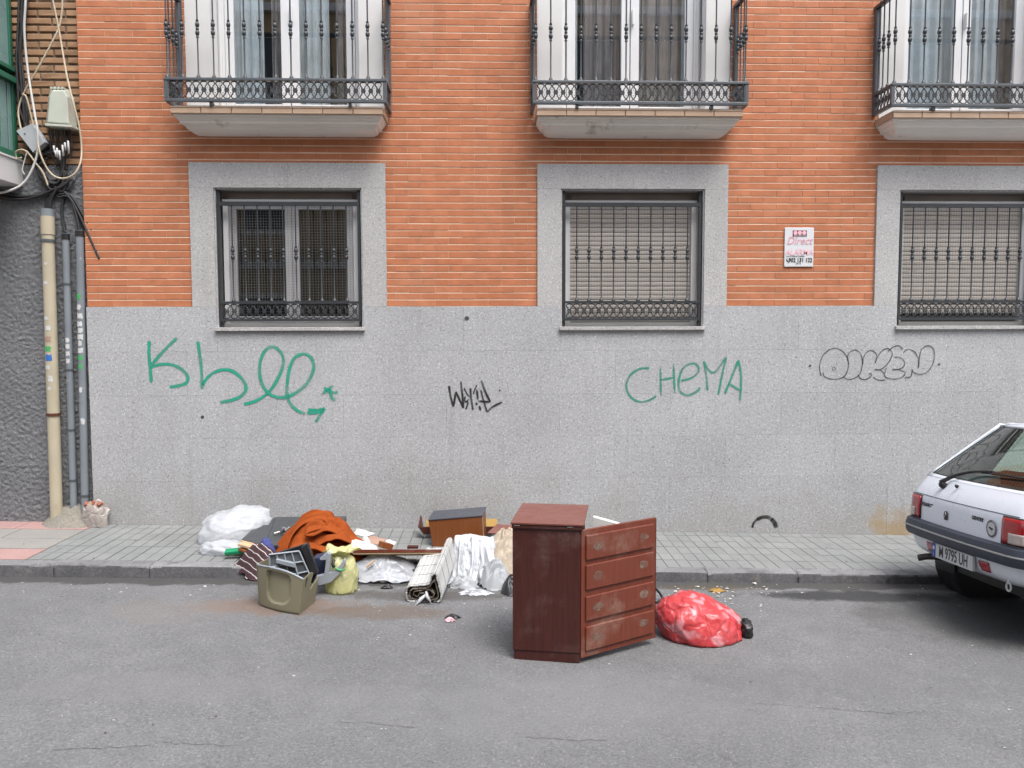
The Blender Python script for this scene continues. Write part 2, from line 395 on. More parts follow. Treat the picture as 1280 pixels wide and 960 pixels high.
M['edge_tile'] = mat('tan_glazed_tile', (.43,.31,.22), (.37,.255,.175), .5, 8, rvar=.12)
M['iron'] = mat('dark_grey_iron', (.034,.039,.044), (.026,.03,.034), .45, 10, spec=.5, bmp=.0006, bsc=90)
M['iron_light'] = mat('grey_painted_iron', (.078,.090,.100), (.06,.068,.077), .4, 10, spec=.6)
M['white_frame'] = mat('white_lacquer', (.58,.585,.59), (.54,.545,.555), .35, 4, spec=.5)
M['grey_frame'] = mat('grey_aluminium', (.52,.52,.53), (.46,.46,.47), .4, 4, metal=.3)
M['shutter'] = mat('beige_grey_shutter', (.50,.455,.415), (.46,.42,.385), .55, 3)
M['brown_frame'] = mat('brown_grey_lintel', (.22,.19,.17), (.17,.15,.135), .7, 5)
M['glass'] = glass_mat('window_glass', (.93,.96,.97), 3.0)
M['dark_glass'] = glass_mat('smoky_window_glass', (.70,.74,.74), 2.4)
M['curtain'] = mat('sheer_grey_curtain', (.70,.725,.75), (.54,.565,.59), .9, 8)
M['brown_curtain'] = mat('brown_curtain', (.36,.31,.30), (.25,.22,.22), .9, 8)
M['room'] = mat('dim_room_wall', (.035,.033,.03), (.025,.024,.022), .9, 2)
M['wire'] = mat('galvanised_wire', (.22,.22,.22), (.18,.18,.18), .5, 20, metal=.4)
M['green_spray'] = paint_mat('green_spray_paint', (.009,.29,.19))
M['pale_green_spray'] = paint_mat('thin_green_spray_paint', (.018,.25,.165), .36, .52)
M['black_spray'] = paint_mat('black_marker_paint', (.012,.012,.013), .22, .34)
M['grey_spray'] = paint_mat('faded_black_marker', (.045,.045,.045), .36, .5)
M['red_wood'] = wood_mat('red_mahogany_veneer', (.043,.0105,.0080), (.060,.014,.0105), (.17,.115,.11))
M['door_wood'] = wood_mat('reddish_drawer_veneer', (.120,.027,.0145), (.152,.037,.020), (.30,.22,.18), .5)
M['top_wood'] = wood_mat('faded_red_top', (.13,.045,.034), (.165,.058,.043), (.24,.13,.11), .35)
M['brown_wood'] = wood_mat('orange_brown_veneer', (.15,.046,.012), (.185,.06,.017), None, .45)
M['raw_wood'] = wood_mat('raw_chipboard_edge', (.50,.36,.22), (.42,.29,.17), None, .8)
M['grey_board'] = mat('dark_grey_laminate', (.052,.056,.060), (.042,.045,.049), .5, 4, bmp=.0006, wear=(.13,.13,.13), wsc=7, wlo=.62, wwid=.1)
M['slate_top'] = mat('slate_grey_laminate', (.062,.066,.08), (.05,.053,.065), .55, 4)
M['black'] = mat('black_plastic', (.014,.014,.016), (.02,.02,.022), .4, 8)
M['white_paper'] = mat('white_paper', (.54,.535,.52), (.47,.465,.455), .8, 9)
M['cardboard'] = mat('pinkish_cardboard', (.34,.22,.17), (.29,.185,.14), .85, 7)
M['yellow_card'] = mat('yellow_cardboard', (.30,.185,.05), (.25,.15,.04), .8, 7)
M['orange_cloth'] = mat('rust_orange_cloth', (.26,.058,.012), (.215,.045,.010), .9, 7, bmp=.004, bsc=34, spec=.1)
M['white_cloth'] = mat('white_cotton_cloth', (.47,.485,.51), (.39,.405,.43), .9, 6, bmp=.006, bsc=30, spec=.15)
M['beige_cloth'] = mat('beige_quilted_cloth', (.42,.36,.29), (.32,.265,.205), .9, 9, bmp=.009, bsc=28, spec=.1)
M['grey_cloth'] = mat('silver_grey_satin', (.32,.335,.35), (.26,.275,.29), .5, 8, bmp=.002, bsc=40)
M['striped'] = striped_mat('burgundy_striped_knit', (.035,.013,.017), (.40,.37,.36), 8.5, .93)
M['blue_cloth'] = mat('blue_cloth', (.045,.055,.19), (.035,.045,.14), .85, 9)
M['white_bag'] = bag_mat('white_translucent_plastic', (.66,.68,.71), (.60,.62,.65), .45, .25, bd=.0035)
M['sheet'] = bag_mat('white_film', (.46,.49,.55), (.52,.53,.555), .3, .35)
M['yellow_bag'] = bag_mat('pale_yellow_plastic', (.66,.645,.31), (.62,.62,.36), .4, .28, bd=.004)
M['red_bag'] = bag_mat('red_plastic', (.46,.046,.052), (.50,.060,.066), .14, .32, wear=(.62,.30,.33), bsc=20, bd=.008)
M['clear_bag'] = bag_mat('dusty_clear_film', (.5,.46,.43), (.42,.36,.33), .3, .25)
M['olive'] = mat('olive_beige_plastic', (.20,.182,.120), (.18,.163,.108), .45, 4, spec=.4, bmp=.0004, bsc=80)
M['olive_dark'] = mat('olive_recess_plastic', (.18,.160,.10), (.16,.142,.09), .55, 4)
M['blue_grey'] = mat('blue_grey_plastic', (.28,.31,.345), (.24,.27,.30), .45, 5)
M['grid_grey'] = mat('grey_moulded_plastic', (.15,.165,.185), (.125,.14,.155), .45, 5)
M['navy'] = mat('navy_plastic', (.03,.04,.085), (.025,.03,.06), .45, 5)
M['green_pack'] = mat('green_wrapper', (.008,.22,.10), (.007,.18,.08), .35, 8)
M['yellow_pack'] = mat('mustard_wrapper', (.28,.21,.05), (.23,.175,.045), .4, 8)
M['slat'] = mat('weathered_white_slat', (.46,.465,.46), (.39,.39,.38), .65, 8, bmp=.0008, bsc=70, rvar=.2, wear=(.34,.32,.28), wsc=10, wlo=.62, wwid=.1)
M['slat_inner'] = mat('grimy_slat_underside', (.20,.17,.14), (.13,.11,.09), .8, 9)
M['string'] = mat('blind_cord', (.20,.19,.17), (.15,.14,.13), .9, 20)
M['cream_pipe'] = mat('cream_pvc', (.44,.385,.285), (.37,.33,.24), .5, 3, wear=(.33,.29,.22), wsc=5, wlo=.58, wwid=.15)
M['grey_pipe'] = mat('blue_grey_pvc', (.19,.215,.235), (.155,.175,.195), .5, 3, wear=(.38,.39,.40), wsc=8, wlo=.62, wwid=.08)
M['rust'] = mat('rusty_strap', (.10,.035,.015), (.06,.025,.015), .9, 30)
M['sticker'] = mat('torn_white_sticker', (.55,.55,.545), (.46,.46,.46), .6, 30)
M['blue_sticker'] = mat('blue_sticker', (.03,.14,.42), (.03,.12,.34), .5, 30)
M['green_sticker'] = mat('green_sticker', (.06,.35,.10), (.05,.3,.09), .5, 30)
M['cream_cable'] = mat('cream_cable', (.50,.42,.31), (.43,.36,.26), .6, 10)
M['white_cable'] = mat('white_cable', (.55,.54,.52), (.48,.47,.45), .5, 10)
M['black_cable'] = mat('black_cable', (.022,.021,.022), (.035,.033,.033), .6, 10)
M['box_white'] = mat('yellowed_white_plastic', (.46,.49,.42), (.40,.42,.36), .5, 7, wear=(.42,.40,.33), wsc=9, wlo=.62)
M['box_grey'] = mat('grey_steel_box', (.40,.42,.44), (.34,.36,.38), .45, 7)
M['terracotta'] = mat('terracotta', (.28,.10,.055), (.22,.075,.042), .9, 12, bmp=.002, bsc=70)
M['concrete'] = mat('rough_mortar_lump', (.215,.20,.17), (.155,.145,.12), .95, 5, fine=.4, bmp=.008, bsc=40, wear=(.26,.215,.14), wsc=6, wlo=.62, wwid=.1)
M['green_paint'] = mat('green_painted_steel', (.030,.135,.085), (.024,.11,.07), .4, 5)
M['green_pane'] = mat('frosted_green_pane', (.20,.30,.28), (.16,.25,.235), .3, 3)
M['sign'] = mat('white_enamel_sign', (.58,.59,.61), (.55,.56,.58), .4, 5)
M['sign_red'] = mat('faded_red_print', (.62,.28,.34), (.58,.25,.31), .5, 40)
M['sign_dark'] = mat('maroon_print', (.13,.012,.035), (.11,.01,.03), .5, 40)
M['sign_pink'] = mat('pale_pink_print', (.72,.42,.48), (.70,.40,.45), .5, 40)
M['ink'] = mat('black_print', (.02,.02,.022), (.03,.03,.03), .5, 40)
M['car_white'] = mat('white_car_paint', (.62,.655,.71), (.60,.635,.685), .3, 2, spec=.5, coat=.6, wear=(.50,.50,.49), wsc=7, wlo=.64, wwid=.12)
M['bumper'] = mat('slate_blue_bumper', (.040,.047,.064), (.033,.039,.053), .5, 5, bmp=.0004, bsc=120)
M['bumper_strip'] = mat('pale_bumper_strip', (.24,.24,.24), (.2,.2,.2), .4, 8)
M['lamp_red'] = mat('red_lamp_lens', (.30,.008,.012), (.26,.006,.010), .15, 30, coat=.8)
M['lamp_clear'] = mat('clear_lamp_lens', (.42,.36,.33), (.34,.29,.27), .18, 60, coat=.8)
M['tyre'] = mat('black_rubber', (.018,.018,.018), (.025,.025,.024), .85, 20)
M['rim'] = mat('grey_wheel_rim', (.3,.3,.31), (.24,.24,.25), .4, 10, metal=.6)
M['car_glass'] = glass_mat('greenish_car_glass', (.74,.88,.80), 2.0)
M['interior'] = mat('dark_car_interior', (.022,.020,.020), (.03,.026,.026), .8, 8)
M['trim_grey'] = mat('grey_pillar_trim', (.26,.265,.27), (.23,.235,.24), .7, 5)
M['seat'] = mat('maroon_grey_seat', (.075,.035,.035), (.05,.03,.03), .9, 20)
M['plate'] = mat('white_number_plate', (.48,.49,.49), (.45,.46,.46), .4, 5)
M['plate_blue'] = mat('blue_plate_band', (.02,.06,.30), (.02,.05,.26), .4, 5)
M['exhaust'] = mat('dull_exhaust_steel', (.10,.09,.085), (.06,.055,.05), .6, 20, metal=.6)
M['chrome'] = mat('dull_chrome', (.5,.5,.5), (.45,.45,.45), .3, 10, metal=.8)
M['scrap'] = mat('scrap_paper', (.48,.46,.43), (.36,.34,.32), .9, 20)
M['dirt'] = mat('grit', (.07,.06,.05), (.12,.10,.08), .95, 20)
M['opp_wall'] = mat('ochre_render', (.42,.30,.17), (.37,.26,.15), .9, 2, world=True)
M['opp_white'] = mat('white_render_band', (.62,.60,.57), (.56,.54,.52), .85, 3)
M['opp_dark'] = mat('dark_window', (.03,.035,.04), (.04,.045,.05), .2, 3)

def text(s, size, Mx, m, parent, name='lettering', ext=.0006, align='CENTER', sx=1.0, shear=0, bold=0):
    cu = bpy.data.curves.new('text', 'FONT'); cu.body = s; cu.size = size; cu.extrude = ext; cu.align_x = align; cu.align_y = 'CENTER'
    cu.shear = shear; cu.offset = bold; cu.resolution_u = 3
    o = bpy.data.objects.new('text', cu); C.objects.link(o)
    bpy.context.view_layer.update()
    me = bpy.data.meshes.new_from_object(o.evaluated_get(bpy.context.evaluated_depsgraph_get()))
    bpy.data.objects.remove(o); me.transform(Mx @ Matrix.Diagonal((sx, 1, 1, 1)))
    me.materials.clear(); me.materials.append(m)
    return link(name, me, parent)
WALLM = Matrix(((1,0,0,0),(0,0,-1,0),(0,1,0,0),(0,0,0,1)))     # text plane -> facing -Y

# ================================================================ GROUND
def road_pt(x, y):
    z = gz_road(x) + .004*ns(x*.9, y*.9) + .0022*ns(x*3.1, y*3.1, 4) + .0012*ns(x*9, y*9, 2)
    if y > KERB_Y-.30: z -= .006*min(1, (y-KERB_Y+.30)/.2)
    return (x, y, z)
b = MB()
xs = [-60, -30, -14] + [-8+i*.08 for i in range(201)] + [14, 30, 60]
ys = [-2.0, -1, 0, .8, 1.5] + [2+i*.06 for i in range(69)] + [KERB_Y+.05]
b.grid(lambda u, v: road_pt(xs[round(u*(len(xs)-1))], ys[round(v*(len(ys)-1))]), len(xs)-1, len(ys)-1)
road = tag(build(b, 'road', M['asphalt'], smooth=True), kind='structure')
def crack(pts, wd):
    b = MB(); P = spline(pts, 7); vs = []
    for i, p in enumerate(P):
        q = RP(p.x, p.y); j = ns(i*.9, p.x)*.02; q.y += j; q.z = road_pt(q.x, q.y)[2]+.003
        h = wd*.8*(.3+.7*abs(ns(i*.6, 3+p.y)))*(.3 if i in (0, len(P)-1) else 1)
        vs += [(q.x, q.y-h/2, q.z), (q.x, q.y+h/2, q.z)]
    return b.add(vs, [(2*i, 2*i+2, 2*i+3, 2*i+1) for i in range(len(P)-1)])
M['crack'] = mat('crack_tar', (.03,.03,.03), (.045,.044,.042), .9, 30)
for pts, wd in (([(62,938),(100,936),(128,937),(160,934),(188,933)], .006), ([(200,930),(240,931),(300,932)], .006), ([(655,922),(690,923),(720,926),(760,925)], .007), ([(940,880),(1010,884),(1090,890),(1160,892)], .006), ([(870,930),(900,945),(925,958)], .007), ([(420,903),(470,905),(520,911)], .006)):
    build(crack(pts, wd), 'crack', M['crack'], road)

# pavement bed, kerb stones, paving tiles
TW = .20
KW = .13                                     # kerb stone width
b = MB(); b.hexa([(-30,KERB_Y+.02,-1.2),(30,KERB_Y+.02,-1.2),(30,D+.35,-1.2),(-30,D+.35,-1.2)] + [(x,y,gz_pave(x)-.006) for x,y in ((-30,KERB_Y+.02),(30,KERB_Y+.02),(30,D+.35),(-30,D+.35))])
pave = tag(build(b, 'pavement', M['bed']), kind='structure')
kerb = bpy.data.objects.new('kerb', None); C.objects.link(kerb); kerb['kind'] = 'structure'
def tilted(x0, x1, y0, y1, dz0, dz1, zoff=0):        # slab following the fall of the pavement
    return [(x, y, gz_pave(x)+dz0+zoff) for x, y in ((x0,y0),(x1,y0),(x1,y1),(x0,y1))] + [(x, y, gz_pave(x)+dz1+zoff) for x, y in ((x0,y0),(x1,y0),(x1,y1),(x0,y1))]
rk = random.Random(3); x = -9.0; L = .715
while x < 10:
    b = MB(); o_ = rk.uniform(-.004, .004); zz = rk.uniform(-.003, .003)
    n = 12
    def kpt(u, v, x=x, o_=o_, zz=zz):
        X = x+.003+u*(L-.006); chip = .006*max(0, ns(X*7, 1.3))+.004*max(0, ns(X*23, 5))
        e = min(u, 1-u)*L; chip += .012*max(0, 1-e/.03)
        prof = [(0,-.30),(0,-.014-chip),(.004+chip*.7,-.004-chip*.4),(.014+chip,0),(KW,.001)]
        yy, dz = prof[round(v*4)]
        return (X, KERB_Y+o_+yy+.003*ns(X*11, dz*30), gz_pave(X)+dz+zz)
    b.grid(kpt, 24, 4)
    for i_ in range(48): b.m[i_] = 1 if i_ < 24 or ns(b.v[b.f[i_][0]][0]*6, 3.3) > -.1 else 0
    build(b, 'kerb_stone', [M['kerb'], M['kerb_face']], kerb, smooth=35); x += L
# broken mortar patch on the kerb
rt = random.Random(11)
tile_me = {}
def tile_mesh(w_, d_):
    k = (round(w_,3), round(d_,3))
    if k in tile_me: return tile_me[k]
    b = MB(); h = .018; gr = .0022; z0 = -.02
    def slab(x0, x1):
        e = .0025
        b.hexa([(x0,0,z0),(x1,0,z0),(x1,d_,z0),(x0,d_,z0),(x0+e,e,0),(x1-e,e,0),(x1-e,d_-e,0),(x0+e,d_-e,0)])
    if w_ > .12: slab(0, w_/2-gr/2); slab(w_/2+gr/2, w_); b.box(w_/2-gr/2, w_/2+gr/2, .001, d_-.001, z0, -.003)
    else: slab(0, w_)
    tile_me[k] = b.mesh('pavement_tile', M['tile']); return tile_me[k]
XL = -3.56
rows = []; y = KERB_Y+KW+.004
while y < D-.022-.02:
    d_ = min(TW-.004, D-.024-y); rows.append((y, d_)); y += TW
shear = Matrix.Identity(4); shear[2][0] = -.0245
count = 0; far = MB()
for r_, (y, d_) in enumerate(rows):
    x = XL + .004
    while x < 7.6:
        z = gz_pave(x)+.001+rt.uniform(-.0012, .0012)
        if x < 5.2 and count < 300:
            o = link('pavement_tile', tile_mesh(TW-.0022, d_), pave)
            o.matrix_basis = Matrix.Translation((x, y, z)) @ shear; count += 1
        else:
            far.box(x, x+TW-.004, y, y+d_, z-.02, z-.003*0)
        x += TW
tag(build(far, 'far_tiles', M['tile'], pave), kind='stuff')
# the neighbour's pavement: pink and plain cement tiles
nrows = [(KERB_Y+KW+.004, .30, 'pink_tile'), (KERB_Y+KW+.308, .31, 'plain_tile'), (KERB_Y+KW+.622, .31, 'plain_tile'), (KERB_Y+KW+.936, .28, 'pink_tile')]
for i, (y, d_, mk) in enumerate(nrows):
    x = XL - .004 - (.0 if i % 2 else .0)
    first = True
    while x > -6.2:
        wd = .40 if not first else (.40, .62, .55, .22)[i]; first = False
        bb = MB(); bb.hexa(tilted(x-wd+.006, x, y, y+d_-.006, -.02, .001+rt.uniform(-.001, .001)))
        build(bb, 'cement_tile', M[mk], pave); x -= wd
# opposite pavement behind the viewer
b = MB(); b.hexa([(-30,-4.4,-1.2),(30,-4.4,-1.2),(30,-1.6,-1.2),(-30,-1.6,-1.2)] + [(x,y,gz_road(x)+.10) for x,y in ((-30,-4.4),(30,-4.4),(30,-1.6),(-30,-1.6))])
tag(build(b, 'opposite_pavement', M['plain_tile']), kind='structure')

# ================================================================ APARTMENT BUILDING
apt = thing('apartment_building', 'orange brick apartment building on a grey granite base with three barred windows and balconies', 'building', (1.35, D, 0))
BAYS = [-1.765, 1.35, 4.475]
SH, OH, RH = .872, .658, .92                 # half widths: granite surround, opening, railing
Z_DADO, Z_SILL, Z_HEAD, Z_SUR, Z_SLAB, Z_TOP = 2.139, 1.957, 3.20, 3.422, 3.835, 5.25
X0, X1 = -3.578, 7.0
def minus(segs, a, b_):
    out = []
    for s, e in segs:
        if e <= a or s >= b_: out.append((s, e)); continue
        if s < a: out.append((s, a))
        if e > b_: out.append((b_, e))
    return out
# mortar core with the openings
b = MB()
def core(z0, z1, hw):
    segs = [(X0+.004, X1)]
    if hw:
        for c in BAYS: segs = minus(segs, c-hw, c+hw)
    for s, e in segs: b.box(s, e, D+.004, D+.42, z0, z1)
core(-1.2, Z_SILL-.04, 0); core(Z_SILL-.04, Z_HEAD+.004, OH+.004); core(Z_HEAD+.004, Z_SLAB+.01, 0); core(Z_SLAB+.01, Z_TOP, OH+.004)
build(b, 'core_wall', M['mortar'], apt)
# bricks: running bond
BL, BH, PITCH_Z = .2405, .0522, .06243
bricks = []
r_ = 0; z = Z_DADO+.005
while z < Z_TOP-.05:
    segs = [(X0, X1)]
    if z < Z_SUR:
        for c in BAYS: segs = minus(segs, c-SH-.001, c+SH+.001)
    elif z+BH > Z_SLAB-.028:
        for c in BAYS: segs = minus(segs, c-SH-.001, c+SH+.001)
    for s, e in segs:
        k = math.floor((s - X0)/BL) - 1
        while True:
            a = X0 + k*BL + (r_ % 2)*BL/2; k += 1
            if a >= e: break
            p, q = max(a, s), min(a+BL, e)
            if q-p > .02: bricks.append((p+.0012, q-.0012, z, r_))
    if z < Z_SUR < z+BH-.008:               # course cut by the top of the surrounds
        for c in BAYS:
            k = math.floor((c-SH-X0)/BL)-1
            while X0+k*BL+(r_ % 2)*BL/2 < c+SH:
                a = X0+k*BL+(r_ % 2)*BL/2; k += 1; p, q = max(a, c-SH), min(a+BL, c+SH)
                if q-p > .02: bricks.append((p+.0012, q-.0012, Z_SUR+.002, r_, z+BH-Z_SUR-.002))
    z += PITCH_Z; r_ += 1
full = sorted([q for q in bricks if abs(q[1]-q[0]-(BL-.0024)) < 1e-4 and -3.57 < q[0] < 4.7 and len(q) == 4], key=lambda q: (q[0]-.3)**2*.35+(q[2]-2.0)**2)[:300]
fs_ = set(full)
bme = MB(); e = .0015
def brick_shape(mb, w_, jy=0, BH=BH):
    x0, x1 = -w_/2, w_/2
    mb.add([(x0,.02,0),(x1,.02,0),(x1,.02,BH),(x0,.02,BH),(x0,jy+e,0),(x1,jy+e,0),(x1,jy+e,BH),(x0,jy+e,BH),(x0+e,jy,e),(x1-e,jy,e),(x1-e,jy,BH-e),(x0+e,jy,BH-e)],
        [(0,1,5,4),(1,2,6,5),(2,3,7,6),(3,0,4,7),(4,5,9,8),(5,6,10,9),(6,7,11,10),(7,4,8,11),(8,9,10,11)])
brick_shape(bme, BL-.0024); bmesh_ = bme.mesh('brick', M['brick'])
rb = random.Random(5)
for q in full:
    o = link('brick', bmesh_, apt)
    o.matrix_basis = Matrix.Translation(((q[0]+q[1])/2, D+rb.uniform(-.0012, .0012), q[2]+rb.uniform(-.0008, .0008)))
rest = MB(); tone = []
for q in bricks:
    if q in fs_: continue
    n0 = len(rest.v); nf = len(rest.f); brick_shape(rest, q[1]-q[0], 0, q[4] if len(q) > 4 else BH)
    dy, dz = rb.uniform(-.0012, .0012), rb.uniform(-.0008, .0008); cx = (q[0]+q[1])/2
    for i in range(n0, len(rest.v)): v = rest.v[i]; rest.v[i] = (v[0]+cx, v[1]+D+dy, v[2]+q[2]+dz)
    tone += [rb.random()]*(len(rest.f)-nf)
me = rest.mesh('brick_courses', M['brick'])
a_ = me.attributes.new('tone', 'FLOAT', 'FACE'); a_.data.foreach_set('value', tone)
tag(link('brick_courses', me, apt), kind='stuff')

# granite panels of the base and round the windows
GY = D-.020
def panel(x0, x1, z0, z1, name='granite_panel', m='granite', jj=.0005):
    bb = MB(); x0 += jj; x1 -= jj; z0 += jj; z1 -= jj; c_ = .0006; f = GY
    bb.add([(x0,D+.004,z0),(x1,D+.004,z0),(x1,D+.004,z1),(x0,D+.004,z1),(x0,f+c_,z0),(x1,f+c_,z0),(x1,f+c_,z1),(x0,f+c_,z1),(x0+c_,f,z0+c_),(x1-c_,f,z0+c_),(x1-c_,f,z1-c_),(x0+c_,f,z1-c_)],
        [(0,1,5,4),(1,2,6,5),(2,3,7,6),(3,0,4,7),(4,5,9,8),(5,6,10,9),(6,7,11,10),(7,4,8,11),(8,9,10,11)])
    build(bb, name, M[m], apt)
ZR = [Z_DADO, 1.735, 1.335, .945, .55, -.35]
xs_top = [X0]
for c in BAYS: xs_top += [c-OH, c+OH]
xs_top += [X1]
xs_top = [-3.578, -2.423, -1.107, -.20, .692, 2.008, 2.90, 3.817, 5.133, 6.1, 7.0]
for i in range(len(xs_top)-1):
    a, q = xs_top[i], xs_top[i+1]
    op = any(abs(a-(c-OH)) < .01 for c in BAYS)
    panel(a, q, ZR[1], (Z_SILL-.038) if op else Z_DADO)
for r_ in range(1, 5):
    off = [0, .0, .55, .0, .55][r_]; xx = X0; edges = [X0]
    xx = [-2.70, -1.88, -.875, .16, 1.195, 2.23, 3.265, 4.3, 5.335, 6.37] if r_ % 2 else [-3.2, -2.15, -1.3, -.36, .68, 1.71, 2.75, 3.78, 4.82, 5.85]
    edges += xx + [X1]
    for i in range(len(edges)-1): panel(edges[i], edges[i+1], ZR[r_+1], ZR[r_])
for c in BAYS:
    panel(c-SH, c-OH, Z_DADO, Z_HEAD, 'jamb_panel', 'granite_frame'); panel(c+OH, c+SH, Z_DADO, Z_HEAD, 'jamb_panel', 'granite_frame')
    panel(c-SH, c, Z_HEAD, Z_SUR, 'lintel_panel', 'granite_frame'); panel(c, c+SH, Z_HEAD, Z_SUR, 'lintel_panel', 'granite_frame')
    # slips of granite on the jamb edges of the top base course, reveal linings
    bb = MB(); bb.box(c-OH-.003, c-OH+.012, D-.004, D+.15, Z_SILL-.03, Z_HEAD); bb.box(c+OH-.012, c+OH+.003, D-.004, D+.15, Z_SILL-.03, Z_HEAD); bb.box(c-OH+.012, c+OH-.012, D-.004, D+.15, Z_HEAD-.012, Z_HEAD+.003)
    build(bb, 'reveal_lining', M['granite_frame'], apt)

# iron baluster with three beads: shared mesh, origin at its foot
def baluster(h, zb, r=.0065):
    b = MB(); k = 1.0
    prof = [(.019,0),(.019,.008),(.015,.014),(.010,.026),(r,.034),(r,zb-.075),(.012,zb-.073),(.012,zb-.062),(.0085,zb-.058),(.0165,zb-.045),(.0185,zb-.034),(.0165,zb-.022),(.009,zb-.012),(.0135,zb-.008),(.0135,zb+.008),(.009,zb+.012),(.0165,zb+.022),(.0185,zb+.034),(.0165,zb+.045),(.0085,zb+.058),(.012,zb+.062),(.012,zb+.073),(r,zb+.075),(r,h)]
    return b.lathe(prof, 8).mesh('baluster', M['iron'], smooth=50)
# cast frieze: paired cups joined by collars, along x from 0
def frieze(W_, h, name, n):
    b = MB(); p = W_/n; t = .0055
    for i in range(n):
        cx = (i+.5)*p
        for s in (1, -1):
            zc = h/2
            pts = [(cx-.010, 0, zc+s*.010), (cx-.013, 0, zc+s*h*.20), (cx-p*.40, 0, zc+s*h*.30), (cx-p*.43, 0, zc+s*h*.38), (cx-p*.26, 0, zc+s*h*.455), (cx, 0, zc+s*h*.465), (cx+p*.26, 0, zc+s*h*.455), (cx+p*.43, 0, zc+s*h*.38), (cx+p*.40, 0, zc+s*h*.30), (cx+.013, 0, zc+s*h*.20), (cx+.010, 0, zc+s*.010)]
            b.tube(pts, t, 4)
            b.box(cx-.005, cx+.005, -.005, .005, zc+s*h*.46, zc+s*h*.5)
            b.box(cx-.017, cx+.017, -.007, .007, zc+s*h*.09-.005, zc+s*h*.09+.005)
        b.box(cx-.020, cx+.020, -.008, .008, h/2-.005, h/2+.005)
        b.box(cx-p/2-.004, cx-p/2+.004, -.004, .004, h*.33, h*.36); b.box(cx-p/2-.004, cx-p/2+.004, -.004, .004, h*.64, h*.67)
    return b.mesh(name, M['iron'])

